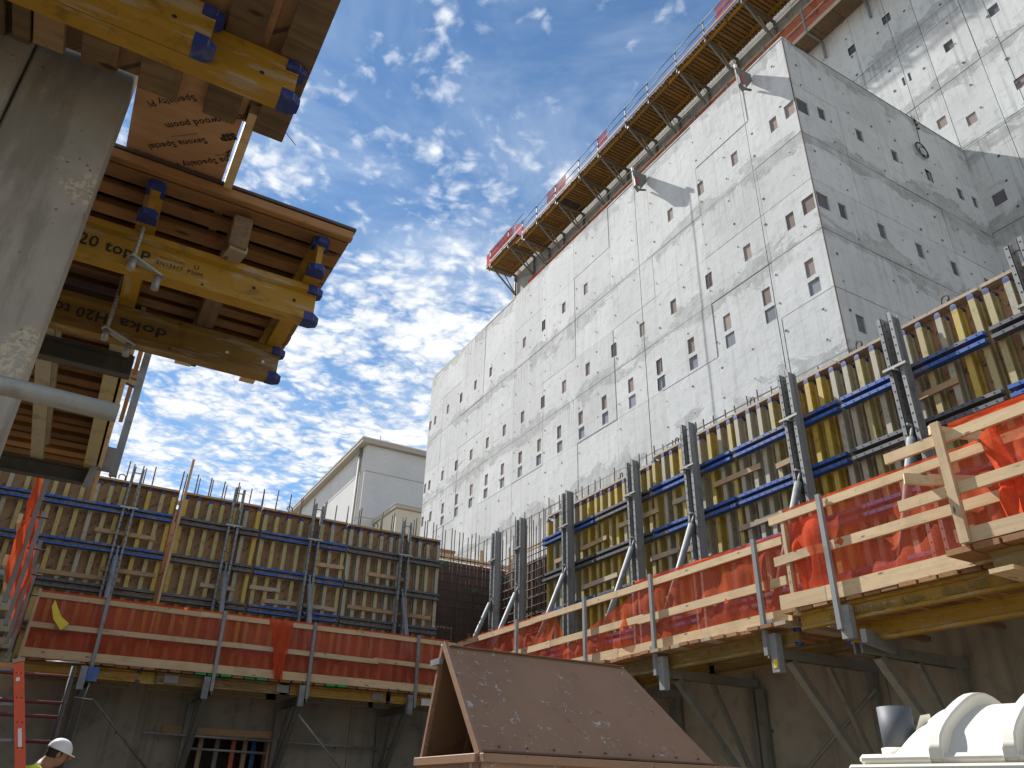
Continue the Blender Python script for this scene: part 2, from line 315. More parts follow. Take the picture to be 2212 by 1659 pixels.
def tube(name, p0, p1, r, mat, parent, seg=10, r2=None, **props):
    p0 = Vector(p0); p1 = Vector(p1); L = (p1 - p0).length; k = ('t', round(L, 3), r, r2, mat, seg)
    if k not in MC:
        bm = bmesh.new(); bmesh.ops.create_cone(bm, cap_ends=True, segments=seg, radius1=r, radius2=r if r2 is None else r2, depth=L)
        bmesh.ops.rotate(bm, verts=bm.verts, matrix=Matrix.Rotation(math.pi / 2, 3, 'Y'))
        for f in bm.faces: f.smooth = len(f.verts) == 4
        me = bpy.data.meshes.new('tube'); bm.to_mesh(me); bm.free(); me.materials.append(M[mat]); MC[k] = me
    return link(name, MC[k], None, parent, frame((p0 + p1) / 2, p1 - p0, (0.01, 0.02, 1)), **props)
def mesh_obj(name, verts, faces, mat, parent=None, mw=None, smooth=False, **props):
    me = bpy.data.meshes.new(name); me.from_pydata([tuple(v) for v in verts], [], faces); me.materials.append(M[mat])
    if smooth: me.polygons.foreach_set('use_smooth', [True] * len(me.polygons))
    return link(name, me, None, parent, mw, **props)
class Acc:                              # joins small boxes / discs that cannot be picked apart
    def __init__(s): s.v = []; s.f = []
    def box(s, m, dx, dy, dz):
        b = len(s.v)
        for i in range(8): s.v.append(m @ Vector(((i & 1) - .5, ((i >> 1) & 1) - .5, ((i >> 2) & 1) - .5)) .__mul__(1) if False else m @ Vector((((i & 1) - .5) * dx, (((i >> 1) & 1) - .5) * dy, (((i >> 2) & 1) - .5) * dz)))
        for q in ((0, 2, 3, 1), (4, 5, 7, 6), (0, 1, 5, 4), (2, 6, 7, 3), (0, 4, 6, 2), (1, 3, 7, 5)): s.f.append([b + i for i in q])
    def disc(s, c, n, r, seg=8):
        n = Vector(n).normalized(); a = n.orthogonal().normalized(); e = n.cross(a); b = len(s.v)
        for i in range(seg): s.v.append(Vector(c) + a * r * math.cos(6.2832 * i / seg) + e * r * math.sin(6.2832 * i / seg))
        s.f.append([b + i for i in range(seg)])
    def tube(s, p0, p1, r, seg=5):
        p0 = Vector(p0); p1 = Vector(p1); n = (p1 - p0).normalized(); a = n.orthogonal().normalized(); e = n.cross(a); b = len(s.v)
        for P_ in (p0, p1):
            for i in range(seg): s.v.append(P_ + a * r * math.cos(6.2832 * i / seg) + e * r * math.sin(6.2832 * i / seg))
        for i in range(seg): j = (i + 1) % seg; s.f.append([b + i, b + j, b + seg + j, b + seg + i])
        s.f.append([b + i for i in range(seg)][::-1]); s.f.append([b + seg + i for i in range(seg)])
    def obj(s, name, mat, parent, **props): return mesh_obj(name, s.v, s.f, mat, parent, WM[parent] if False else Matrix(), **props) if False else s._o(name, mat, parent, props)
    def _o(s, name, mat, parent, props):
        inv = Matrix.Translation(-WM[parent].translation)
        return mesh_obj(name, [inv @ v for v in s.v], s.f, mat, parent, Matrix.Translation(WM[parent].translation), **props)
# I-section timber beam
def hmesh(L, mat):
    k = ('h', round(L, 3), mat)
    if k in MC: return MC[k]
    w_, h_, t_, wb = .04, .1, .04, .014
    pr = [(-w_, -h_), (w_, -h_), (w_, -h_ + t_ - .006), (wb, -h_ + t_ + .006), (wb, h_ - t_ - .006), (w_, h_ - t_ + .006), (w_, h_), (-w_, h_), (-w_, h_ - t_ + .006), (-wb, h_ - t_ - .006), (-wb, -h_ + t_ + .006), (-w_, -h_ + t_ - .006)]
    n = len(pr); v = [(-L / 2, a, b) for a, b in pr] + [(L / 2, a, b) for a, b in pr]
    f = [[i, (i + 1) % n, n + (i + 1) % n, n + i] for i in range(n)]
    f = [q[::-1] for q in f]
    for o_, rev in ((0, 0), (n, 1)):
        for q in ([0, 1, 2, 3, 10, 11], [3, 4, 9, 10], [4, 5, 6, 7, 8, 9]):
            q = [o_ + i for i in q]; f.append(q[::-1] if rev else q)
    me = bpy.data.meshes.new('beam'); me.from_pydata(v, [], f); me.materials.append(M[mat]); me.validate()
    bm = bmesh.new(); bm.from_mesh(me); bmesh.ops.recalc_face_normals(bm, faces=bm.faces); bm.to_mesh(me); bm.free()
    MC[k] = me; return me
def capmesh():
    k = 'cap'
    if k in MC: return MC[k]
    # sleeve with bevelled nose round one flange end, x from 0 (inside) to .075
    w_, t_ = .042, .022
    v = [(0, -w_, -t_), (0, w_, -t_), (0, w_, t_), (0, -w_, t_), (.045, -w_, -t_), (.045, w_, -t_), (.045, w_, t_), (.045, -w_, t_), (.078, -w_ * .5, -t_ * .6), (.078, w_ * .5, -t_ * .6), (.078, w_ * .5, t_ * .9), (.078, -w_ * .5, t_ * .9)]
    f = [[0, 3, 2, 1]] + [[a, b, c_, d_] for o_ in (0, 4) for a, b, c_, d_ in ((o_, o_ + 1, o_ + 5, o_ + 4), (o_ + 1, o_ + 2, o_ + 6, o_ + 5), (o_ + 2, o_ + 3, o_ + 7, o_ + 6), (o_ + 3, o_, o_ + 4, o_ + 7))] + [[8, 9, 10, 11]]
    me = bpy.data.meshes.new('end_cap'); me.from_pydata(v, [], f); me.materials.append(M['cap'])
    bm = bmesh.new(); bm.from_mesh(me); bmesh.ops.recalc_face_normals(bm, faces=bm.faces); bm.to_mesh(me); bm.free(); MC[k] = me; return me
def h20(name, p0, p1, parent, depth, mat='beam', caps=(0, 1), sub=True):
    """timber I-beam p0->p1, 'depth' = direction of its 200 mm depth; caps: ends that carry blue sleeves"""
    p0 = Vector(p0); p1 = Vector(p1); L = (p1 - p0).length
    mw = frame((p0 + p1) / 2, p1 - p0, depth); b = link(name, hmesh(L, mat), None, parent, mw)
    par_ = b if sub else parent
    for e in caps:
        s_ = 1 if e else -1
        for q in (-1, 1):
            m2 = mw @ Matrix.Translation((s_ * (L / 2 - .05), 0, q * .08)) @ (Matrix() if e else Matrix.Rotation(math.pi, 4, 'Z')) @ (Matrix() if q > 0 else Matrix.Diagonal((1, 1, -1, 1)))
            link('end_cap', capmesh(), None, par_, m2)
    return b
FN = {}
def lettering(text, size, origin, xdir, up, parent, mat='ink', bold=0.0, width=1.0, name='lettering'):
    cu = bpy.data.curves.new('txt', 'FONT'); cu.body = text; cu.size = size; cu.offset = bold; cu.resolution_u = 2; cu.space_character = 1.05
    to = bpy.data.objects.new('txt', cu); COL.objects.link(to)
    dg = bpy.context.evaluated_depsgraph_get(); me = bpy.data.meshes.new_from_object(to.evaluated_get(dg)); bpy.data.objects.remove(to)
    me.materials.clear(); me.materials.append(M[mat])
    x = Vector(xdir).normalized(); y = Vector(up); y = (y - x * y.dot(x)).normalized(); n = x.cross(y)
    mw = Matrix(((x.x * width, y.x, n.x, origin[0]), (x.y * width, y.y, n.y, origin[1]), (x.z * width, y.z, n.z, origin[2]), (0, 0, 0, 1)))
    me.transform(Matrix.Diagonal((width, 1, 1, 1))); mw = Matrix(((x.x, y.x, n.x, origin[0]), (x.y, y.y, n.y, origin[1]), (x.z, y.z, n.z, origin[2]), (0, 0, 0, 1)))
    return link(name, me, None, parent, mw)
def net(p0, p1, z0, z1, nrm, parent, mat='net', amp=0.05, name='safety_net', seed=0, slack=0.0):
    """hanging net sheet from p0 to p1 (xy), z0 bottom, z1 top (tuples give both ends)"""
    p0 = Vector((p0[0], p0[1], 0)); p1 = Vector((p1[0], p1[1], 0)); L = (p1 - p0).length; nu = max(8, int(L / .07)); nv = 12
    z0 = z0 if isinstance(z0, tuple) else (z0, z0); z1 = z1 if isinstance(z1, tuple) else (z1, z1); n = Vector(nrm)
    v = []; f = []
    for i in range(nu + 1):
        u = i / nu; b = p0.lerp(p1, u)
        for j in range(nv + 1):
            t_ = j / nv; zb = z0[0] * (1 - u) + z0[1] * u; zt = z1[0] * (1 - u) + z1[1] * u
            zt -= slack * (0.5 + 0.5 * math.sin(u * L * 2.3 + seed))
            zz = zb + (zt - zb) * t_
            q = b + Vector((0, 0, zz)); e = amp * math.sin(math.pi * min(1, t_ * 1.02) * .98 + .02)
            dsp = noise.noise(Vector((q.x * 5, q.y * 5, q.z * .9 + seed))) * e * 1.5 + noise.noise(q * 1.7 + Vector((seed, 0, 0))) * e * 1.3 + noise.noise(q * 5.1 + Vector((seed, 3, 0))) * e * .6
            v.append(q + n * dsp)
    for i in range(nu):
        for j in range(nv): a = i * (nv + 1) + j; f.append([a, a + nv + 1, a + nv + 2, a + 1])
    inv = WM[parent].translation
    return mesh_obj(name, [q - inv for q in v], f, mat, parent, Matrix.Translation(inv), True)

# ------------------------------------------------------------------ ground
gm = [(-400, -400, .2), (400, -400, .2), (400, 600, .2), (-400, 600, .2)]
g = mesh_obj('ground', gm, [[0, 1, 2, 3]], 'ground'); g['kind'] = 'structure'

# ------------------------------------------------------------------ cast wall made of panels with box-outs
def wall_panels(parent, origin, udir, ndir, us, vs, holes, mat, patch_mats, gap=0.009, hs=(0.33, 0.40), seedoff=0):
    """us, vs: joint positions; face built in cells around the recessed box-outs. udir horizontal, ndir outward"""
    u_ = Vector(udir); n_ = Vector(ndir); o_ = Vector(origin); rr = random.Random(seedoff)
    hw, hh = hs[0] / 2, hs[1] / 2
    hl = []
    for h in holes:
        a = h[2] / 2 if len(h) > 3 else hw; b = h[3] / 2 if len(h) > 3 else hh
        hl.append((h[0] - a, h[0] + a, h[1] - b, h[1] + b, h[-1] if isinstance(h[-1], str) else None))
    P3 = lambda u, v, d_: o_ + u_ * u + n_ * d_ + Vector((0, 0, v))
    flip = u_.cross(Vector((0, 0, 1))).dot(n_) < 0
    inv = WM[parent].translation
    for i in range(len(us) - 1):
        for j in range(len(vs) - 1):
            a0, a1, b0, b1 = us[i] + gap / 2, us[i + 1] - gap / 2, vs[j] + gap / 2, vs[j + 1] - gap / 2
            off = rr.uniform(-0.008, 0.008); V = []; F = []
            hs_ = [h for h in hl if h[1] > a0 and h[0] < a1 and h[3] > b0 and h[2] < b1]
            cu = sorted(set([a0, a1] + [min(max(x, a0), a1) for h in hs_ for x in h[:2]])); cv = sorted(set([b0, b1] + [min(max(x, b0), b1) for h in hs_ for x in h[2:4]]))
            def quad(p): b = len(V); V.extend(p); F.append([b, b + 1, b + 2, b + 3] if not flip else [b + 3, b + 2, b + 1, b])
            for x0, x1 in zip(cu, cu[1:]):
                for y0, y1 in zip(cv, cv[1:]):
                    mx, my = (x0 + x1) / 2, (y0 + y1) / 2
                    if any(h[0] < mx < h[1] and h[2] < my < h[3] for h in hs_): continue
                    quad([P3(x0, y0, off), P3(x1, y0, off), P3(x1, y1, off), P3(x0, y1, off)])
            for (x0, y0, x1, y1) in ((a0, b0, a1, b0), (a1, b0, a1, b1), (a1, b1, a0, b1), (a0, b1, a0, b0)):
                quad([P3(x0, y0, off), P3(x0, y0, -.06), P3(x1, y1, -.06), P3(x1, y1, off)])
            for h in hs_:
                for (x0, y0, x1, y1) in ((h[0], h[2], h[1], h[2]), (h[1], h[2], h[1], h[3]), (h[1], h[3], h[0], h[3]), (h[0], h[3], h[0], h[2])):
                    quad([P3(x0, y0, off), P3(x1, y1, off), P3(x1, y1, -.05), P3(x0, y0, -.05)])
            mesh_obj('wall_panel', [p - inv for p in V], F, ('conc_mid' if mat == 'conc_grey' and b0 > 31 else mat), parent, Matrix.Translation(inv))  # rows at the yellow platform get its shade as darker concrete
    for h in hl:
        dd = -0.028 if (h[4] or patch_mats[0]) != 'patch_dark' else -0.045
        c_ = P3((h[0] + h[1]) / 2, (h[2] + h[3]) / 2, dd - .01)
        m_ = h[4] or patch_mats[0]
        link('box_out_patch', boxmesh(round(h[1] - h[0] - .006, 3), .02, round(h[3] - h[2] - .006, 3), m_), None, parent, frame(c_, u_, (0, 0, 1)))
def tie_holes(parent, origin, udir, ndir, u0, u1, v0, v1, du, dv, r=0.03, seed=0):
    a = Acc(); rr = random.Random(seed); u = u0
    while u < u1:
        v = v0
        while v < v1:
            if rr.random() < .8: a.disc(Vector(origin) + Vector(udir) * (u + rr.uniform(-.05, .05)) + Vector((0, 0, v + rr.uniform(-.04, .04))) + Vector(ndir) * .011, ndir, r * rr.uniform(.6, 1.25), 6)
            v += dv
        u += du
    a.obj('tie_hole', 'patch_dark', parent, kind='stuff')

XB, YB, HB, XC = 14.0, 9.43, 21.57, 22.6
b = thing('concrete_building', (XB, YB, .2), 'huge whitewashed concrete block with small square patches behind the right hand formwork', 'building')
blk('core', (XB + .055, YB + .055, .2), (XC - .02, 33.95, HB - .03), 'conc_low', b)
hA = [(y, 18.78, .26, .48, 'patch') for y in (33.2, 31.7, 30.2, 28.7, 27.2, 24.2, 22.65, 21.15, 19.65, 14.75, 13.3, 11.8, 10.25)] + [(33.8, 18.72, .28, .5, 'patch'), (9.63, 18.80, .38, .48, 'patch')]
hB = [(y, 15.28, .27, .50, 'patch') for y in (33.3, 31.8, 30.3, 28.8, 27.25, 25.75, 24.25, 22.7, 21.2, 19.65, 18.1, 16.55, 15.0, 13.4, 11.85, 10.3)] + [(33.82, 15.26, .26, .5, 'patch'), (9.66, 15.38, .42, .5, 'patch')]
hC = [(y, 13.54) for y in (33.82, 32.87, 31.5, 30.05, 28.6, 27.2, 25.8, 24.37, 22.95, 21.55, 20.15, 18.75, 17.3, 15.85, 14.4, 12.92, 11.45, 10.0)]
hD = [(y, 12.98) for y in (31.5, 30.05, 28.65, 27.25, 25.82, 24.4, 23.0, 21.55, 20.15, 18.75, 17.3, 15.85, 14.4, 12.92, 11.45, 10.0)]
hC = [(h[0], h[1] + .01, .28, .50, 'patch') if i > 0 else (33.8, 13.55, .25, .50, 'patch') for i, h in enumerate(hC)]; hD = [(h[0] - .03, h[1] - .02, .35, .42, 'patch_blue') for h in hD]
US = [YB, 11.1, 13.42, 15.8, 18.1, 20.4, 22.7, 25.0, 27.87, 30.2, 32.3, 34.0]
VS = [.2, 4.0, 7.4, 10.88, 12.66, 14.45, 16.1, 17.78, 19.7, HB]
wall_panels(b, (XB, 0, 0), (0, 1, 0), (-1, 0, 0), US, VS, hA + hB + hC + hD, 'conc_white', ('patch',), seedoff=1)
tie_holes(b, (XB, 0, 0), (0, 1, 0), (-1, 0, 0), 9.9, 33.8, 11.4, 21.3, 1.15, .86, .035, 3)
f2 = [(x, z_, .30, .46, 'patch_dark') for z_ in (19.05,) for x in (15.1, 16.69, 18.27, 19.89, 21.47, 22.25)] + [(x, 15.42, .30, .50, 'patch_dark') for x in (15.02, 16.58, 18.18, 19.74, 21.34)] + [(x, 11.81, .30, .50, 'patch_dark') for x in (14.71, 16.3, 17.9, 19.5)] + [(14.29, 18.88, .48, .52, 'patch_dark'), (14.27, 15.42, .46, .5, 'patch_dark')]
wall_panels(b, (0, YB, 0), (1, 0, 0), (0, -1, 0), [XB, 15.87, 17.93, 19.98, 21.95, XC], VS, f2, 'conc_white', ('patch_dark',), seedoff=2)
tie_holes(b, (0, YB, 0), (1, 0, 0), (0, -1, 0), 14.4, 22.4, 11.2, 21.3, 1.02, .86, .04, 4)
blk('parapet_coping', (XB - .004, YB - .004, HB + .003), (XB + .4, 34.0, HB + .06), 'conc_grey', b); blk('roof_surface', (XB + .41, YB + .0, HB + .003), (XC - .03, 34.0, HB + .04), 'steel_dark', b)  # unseen roof sheet made dark to cut light bounced onto the wall above
blk('corner_arris', (XB - .012, YB - .012, 8.0), (XB + .01, YB + .01, HB - .02), 'rebar', b)
# tall wall behind
tw = thing('concrete_wall', (XC, 20, .2), 'tall weathered grey concrete wall rising behind the whitewashed block at upper right', 'wall')
blk('core', (XC + .06, -12.0, .2), (XC + 1.0, 40.9, 38.5), 'conc_low', tw)
hw = [(7.06, 26.11), (8.73, 26.1), (5.4, 26.1), (3.7, 26.1), (10.48, 29.64), (8.8, 29.6), (12.15, 29.61), (13.8, 29.6), (5.3, 29.6), (8.87, 18.99, .42, .46, 'patch_dark'), (5.6, 19.0, .42, .46, 'patch_dark')]
hw = [(h[0], h[1], .34, .44, 'patch_dark') if len(h) < 3 else h for h in hw] + [(10.57, 26.1, .1, .42, 'patch_dark'), (10.32, 26.1, .1, .42, 'patch_dark'), (9.76, 23.18, .34, .44, 'patch'), (8.84, 22.5, .34, .44, 'patch'), (7.15, 22.6, .34, .44, 'patch')]
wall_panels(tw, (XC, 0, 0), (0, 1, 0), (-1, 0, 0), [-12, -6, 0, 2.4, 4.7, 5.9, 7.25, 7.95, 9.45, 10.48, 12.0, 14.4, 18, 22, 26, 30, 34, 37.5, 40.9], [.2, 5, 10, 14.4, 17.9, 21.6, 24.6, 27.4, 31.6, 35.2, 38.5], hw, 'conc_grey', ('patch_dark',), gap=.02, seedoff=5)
tie_holes(tw, (XC, 0, 0), (0, 1, 0), (-1, 0, 0), 1, 15, 15, 37, 1.25, 1.1, .055, 9)

# ------------------------------------------------------------------ upper platform on the tall wall
up = thing('work_platform', (21.5, 25, 34), 'high yellow timber work platform bracketed along the tall wall against the sky', 'work platform')
rr = random.Random(11)
ybr = [9.0, 11.2, 13.2, 15.37, 17.85, 19.97, 22.3, 24.3, 26.95, 28.95, 31.6, 33.9, 35.75, 37.74, 40.38]
def zup(y): return 36.0 if y > 36.6 else 35.35
y = 8.0
while y < 41.0:
    zz = zup(y); wd = rr.uniform(.19, .24)
    if not (31.2 < y < 31.9): blk('plank', (20.42 + rr.uniform(-.04, .04), y, zz), (22.5, y + wd - .06, zz + .05), 'plank_gold', up)
    y += wd
segs = [(8.0, 12.3), (12.4, 16.6), (16.5, 20.9), (21.0, 25.3), (25.2, 29.5), (29.6, 33.2), (33.3, 36.7), (36.5, 41.0)]
for i, (a, c_) in enumerate(segs):
    zz = zup((a + c_) / 2) - .104
    h20('support_beam', (20.62, a, zz), (20.62, c_, zz), up, (0, 0, 1), 'beam_near', caps=())
    h20('support_beam', (22.1, a - .1, zz), (22.1, c_ - .2, zz), up, (0, 0, 1), 'beam_near', caps=())
for y in ybr:
    zz = zup(y) - .27
    bar('bracket_arm', (20.5, y, zz), (22.58, y, zz), .11, .13, 'steel_mid', up)
    bar('bracket_strut', (20.62, y, zz - .07), (22.55, y, zz - 1.75), .09, .09, 'steel_mid', up)
    bar('bracket_strut', (21.55, y + .1, zz - .07), (22.55, y + .1, zz - 1.55), .06, .06, 'steel_mid', up)
    bar('bracket_leg', (22.5, y, zz), (22.5, y, zz - 1.95), .09, .12, 'steel_mid', up, up=(1, 0, 0))
    bar('guard_post', (20.38, y, zz - .1), (20.38, y, zz + 1.5), .06, .05, 'galv', up, up=(1, 0, 0))
for a, c_ in zip(ybr, ybr[1:]):
    z0 = zup(min(a, c_) + .3 if c_ < 36 else c_)
    for h_ in (.55, 1.12): tube('guard_rail', (20.34, a - .15, z0 + h_), (20.34, c_ + .15, z0 + h_), .026, 'galv', up, 6)
    blkz = blk('toe_board', (20.30, a, z0 + .02), (20.335, c_ - .02, z0 + .17), 'plank', up)
for a, c_, m_ in ((11.5, 15.2, 'net_p'), (15.8, 17.0, 'net_p'), (26.0, 27.0, 'net_p'), (30.4, 32.6, 'net_p'), (36.9, 41.0, 'net_p'), (37.2, 40.3, 'net_p')):
    z0 = zup(c_); net((20.37, a), (20.37, c_), z0 + .05, z0 + 1.1, (1, 0, 0), up, m_, .04, seed=a)
net((20.4, 36.8), (22.4, 36.8), 36.1, 37.2, (0, 1, 0), up, 'net_p', .04, seed=4)
net((20.4, 41.0), (22.4, 41.0), 36.1, 37.2, (0, 1, 0), up, 'net_p', .04, seed=6)
for y0, y1, a, c_ in ((13.3, 15.3, 33.3, 34.2), (38.0, 40.2, 34.5, 35.4), (35.8, 37.6, 34.3, 34.9), (24.4, 26.8, 34.0, 34.9), (19.9, 22.2, 33.6, 34.8), (11.4, 13.1, 33.4, 34.8)):
    tube('cross_brace', (22.45, y0, a), (22.45, y1, c_), .025, 'galv', up, 6)
tube('long_ledger', (22.4, 8, 34.55), (22.4, 36.5, 34.55), .025, 'galv', up, 6)
for y in (19.9, 22.3, 17.8): bar('ratchet_strap', (20.9, y - .25, 35.0), (22.5, y - .25, 33.7), .03, .02, 'beam_near', up)
blk('deck_lining', (20.44, 8.0, 35.41), (22.5, 36.5, 35.43), 'ply_dark', up); blk('deck_lining', (20.44, 36.6, 36.06), (22.5, 41.0, 36.08), 'ply_dark', up)
# walkway with red net, on the same wall
wk = thing('walkway', (22, 20, 31.4), 'narrow wall walkway with red netting and brown soffit just above the block roof', 'walkway')
yb2 = [4.2, 6.4, 8.7, 11.0, 13.28, 15.5, 17.9, 20.2, 22.6, 25, 27.4, 29.8, 32.2, 34.6]
y = 3.0
for i in range(34):
    blk('soffit_plank', (21.62, y, 31.36), (22.5, y + .98, 31.42), 'old_plank', wk); y += 1.0
blk('edge_board', (21.59, 3, 31.34), (21.615, 37, 31.55), 'lumber_w', wk)
for y in yb2:
    bar('bracket_arm', (21.62, y, 31.30), (22.58, y, 31.30), .07, .08, 'galv', wk)
    bar('bracket_leg', (22.5, y, 31.3), (22.5, y, 30.3), .08, .09, 'galv', wk, up=(1, 0, 0))
    bar('guard_post', (21.54, y, 31.25), (21.50, y, 32.85), .06, .05, 'galv', wk, up=(1, 0, 0))
    blk('guard_rail', (21.56, y - 1.15, 32.05), (21.6, y + 1.22, 32.17), 'batten', wk)
    blk('guard_rail', (21.56, y - 1.15, 32.70), (21.6, y + 1.22, 32.80), 'batten', wk)
net((21.62, 3), (21.62, 37), 31.5, 32.85, (1, 0, 0), wk, 'net', .05, seed=2)
blk('net_hem', (21.60, 3, 32.81), (21.66, 37, 32.86), 'hem', wk)

# hoist brackets, cables, coil
for i, (y, lab) in enumerate(((15.8, 'small steel hoist bracket midway along the block parapet casting a long shadow'), (10.75, 'small steel hoist bracket close to the near corner of the block parapet'))):
    h = thing('hoist_bracket', (13.9, y, 20.9), lab, 'bracket', 'hoist brackets on the block parapet')
    v = [(13.98, y - .06, 21.30), (13.42, y - .06, 21.26), (13.46, y - .06, 20.62), (13.62, y - .06, 20.42), (13.98, y - .06, 21.0)]
    n = len(v); v2 = v + [(a, b_ + .12, c_) for a, b_, c_ in v]
    F = [list(range(n)), list(range(2 * n - 1, n - 1, -1))] + [[k, k + n, (k + 1) % n + n, (k + 1) % n] for k in range(n)]
    o_ = WM[h].translation
    mesh_obj('gusset_plate', [Vector(q) - o_ for q in v2], F, 'steel_mid', h, Matrix.Translation(o_))
    blk('label_plate', (13.50, y - .075, 20.65), (13.62, y - .063, 21.0), 'tag_red', h)
    blk('label_plate', (13.56, y - .076, 20.50), (13.64, y - .064, 20.6), 'tag_white', h)
    blk('motor_head', (13.36, y - .05, 21.25), (13.46, y + .03, 21.42), 'tag_white', h, .02)
    bar('stay', (13.95, y, 20.65), (13.6, y, 20.5), .05, .05, 'steel_dark', h)
    c_ = thing('hanging_cable', (13.3, y, 9), ('thin black cable hanging from the hoist bracket midway along the parapet' if i == 0 else 'thin black cable hanging from the hoist bracket nearest the block corner'), 'cable', 'cables hanging down the block')
    tube('cable_strand', (13.42, y, 7.5), (13.42, y, 21.3), .010, 'rope', c_, 5)
cb = thing('cable_coil', (19.8, YB - .06, 20.1), 'coil of black cable hanging on the shaded side face of the block', 'cable coil')
a = Acc()
for k, (r, cx_, cz) in enumerate(((.28, 0, 0), (.25, .02, .03), (.30, -.03, -.03), (.22, .05, -.1))):
    for q in range(20):
        t0, t1 = 6.2832 * q / 20, 6.2832 * (q + 1) / 20
        a.tube((19.8 + cx_ + r * math.cos(t0), YB - .06 - .01 * k, 20.05 + cz + r * math.sin(t0)), (19.8 + cx_ + r * math.cos(t1), YB - .06 - .01 * k, 20.05 + cz + r * math.sin(t1)), .013, 4)
a.obj('coil_loop', 'rope', cb)
tube('hanging_line', (19.82, YB - .07, 20.3), (19.95, YB - .07, 21.65), .013, 'rope', cb, 5)
tube('hanging_line', (19.88, YB - .09, 21.1), (19.72, YB - .09, 21.65), .012, 'rope', cb, 5)
for k in range(3): blk('cable_clip', (19.84 + k * .04, YB - .12, 21.35 - k * .16), (19.92 + k * .04, YB - .06, 21.39 - k * .16), 'rope', cb)

# ------------------------------------------------------------------ far pale buildings
fb = thing('hall_building', (19.13, 60, .2), 'large pale metal clad hall with flat roof far behind the left formwork', 'building')
def cladpanels(p, X0, X1, Y0, Y1, zs, xs, ys, mat):
    for i in range(len(zs) - 1):
        for a, c_ in zip(xs, xs[1:]): blk('wall_panel', (a + .03, Y0, zs[i] + .04), (c_ - .03, Y0 + .3, zs[i + 1] - .04), mat, p)
        for a, c_ in zip(ys, ys[1:]): blk('wall_panel', (X0, a + (.03 if a > Y0 else .3), zs[i] + .04), (X0 + .3, c_ - .03, zs[i + 1] - .04), mat, p)
    blk('wall_core', (X0 + .05, Y0 + .05, .2), (X1, Y1, zs[-1]), 'trim', p)
cladpanels(fb, 19.13, 34, 60, 100, [.2, 12, 19.3, 22.2, 26.3, 28.75], [19.13, 26.0, 34], [60, 75, 100], 'metal_clad')
blk('roof_edge', (18.55, 59.6, 28.75), (35, 101, 29.1), 'trim', fb); blk('roof_edge', (18.5, 59.55, 29.1), (35, 101, 29.22), 'metal_clad', fb)
tube('drain_pipe', (18.98, 61.2, .2), (18.98, 61.2, 28.0), .12, 'trim', fb, 8); blk('drain_head', (18.8, 61.0, 28.0), (19.12, 61.4, 28.6), 'steel_mid', fb)
tube('roof_mast', (20.3, 60.2, 29.2), (20.3, 60.2, 30.0), .03, 'steel_mid', fb, 5)
fs = thing('annex_building', (20.5, 55, .2), 'low cream annex standing in front of the pale hall', 'building')
cladpanels(fs, 20.5, 30, 55, 59.8, [.2, 11, 16, 21.75], [20.5, 25.0, 30], [55, 59.7], 'cream_wall')
blk('roof_edge', (20.35, 54.85, 21.75), (30.2, 59.9, 22.05), 'trim', fs); blk('roof_edge', (20.3, 54.8, 22.05), (30.2, 59.9, 22.13), 'metal_clad', fs)

# ------------------------------------------------------------------ lower walls under the platforms
lw = thing('lower_wall', (3, 17.95, .2), 'dark shaded concrete wall under the left platform with a doorway', 'wall')
LWY = 17.95
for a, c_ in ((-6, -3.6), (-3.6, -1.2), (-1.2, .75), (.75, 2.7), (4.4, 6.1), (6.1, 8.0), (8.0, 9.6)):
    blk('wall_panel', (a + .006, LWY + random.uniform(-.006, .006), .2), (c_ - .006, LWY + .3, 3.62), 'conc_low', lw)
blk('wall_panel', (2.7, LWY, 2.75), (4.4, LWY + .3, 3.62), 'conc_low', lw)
blk('door_header', (2.25, LWY - .09, 2.66), (4.85, LWY - .01, 2.8), 'batten', lw)
for x in (2.62, 4.36): blk('door_jamb', (x, LWY - .05, .2), (x + .1, LWY + .25, 2.66), 'batten', lw)
blk('door_back', (2.2, LWY + 1.6, .2), (5.0, LWY + 1.7, 3.0), 'ply_dark', lw); blk('light_block_top', (2.2, LWY + .31, 2.85), (5.0, LWY + 1.6, 3.0), 'ply_dark', lw); blk('light_block_side', (2.2, LWY + .31, .2), (2.3, LWY + 1.6, 2.85), 'ply_dark', lw); blk('light_block_side', (4.9, LWY + .31, .2), (5.0, LWY + 1.6, 2.85), 'ply_dark', lw)  # top and sides added to keep light out of the doorway
rl = thing('lower_wall', (9.6, 10, .2), 'dark shaded concrete wall under the right hand platform', 'wall')
RWX = 9.55
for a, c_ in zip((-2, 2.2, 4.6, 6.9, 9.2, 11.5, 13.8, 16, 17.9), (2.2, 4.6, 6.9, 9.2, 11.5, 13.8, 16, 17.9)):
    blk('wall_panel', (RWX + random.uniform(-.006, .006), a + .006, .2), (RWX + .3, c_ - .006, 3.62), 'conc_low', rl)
tie_holes(rl, (RWX, 0, 0), (0, 1, 0), (-1, 0, 0), 3, 17, .8, 3.4, 1.2, .9, .03, 12)
tie_holes(lw, (0, LWY, 0), (1, 0, 0), (0, -1, 0), -1, 2.5, .8, 3.4, 1.2, .9, .035, 13)
tie_holes(lw, (0, LWY, 0), (1, 0, 0), (0, -1, 0), 4.6, 9, .8, 3.4, 1.2, .9, .035, 14)
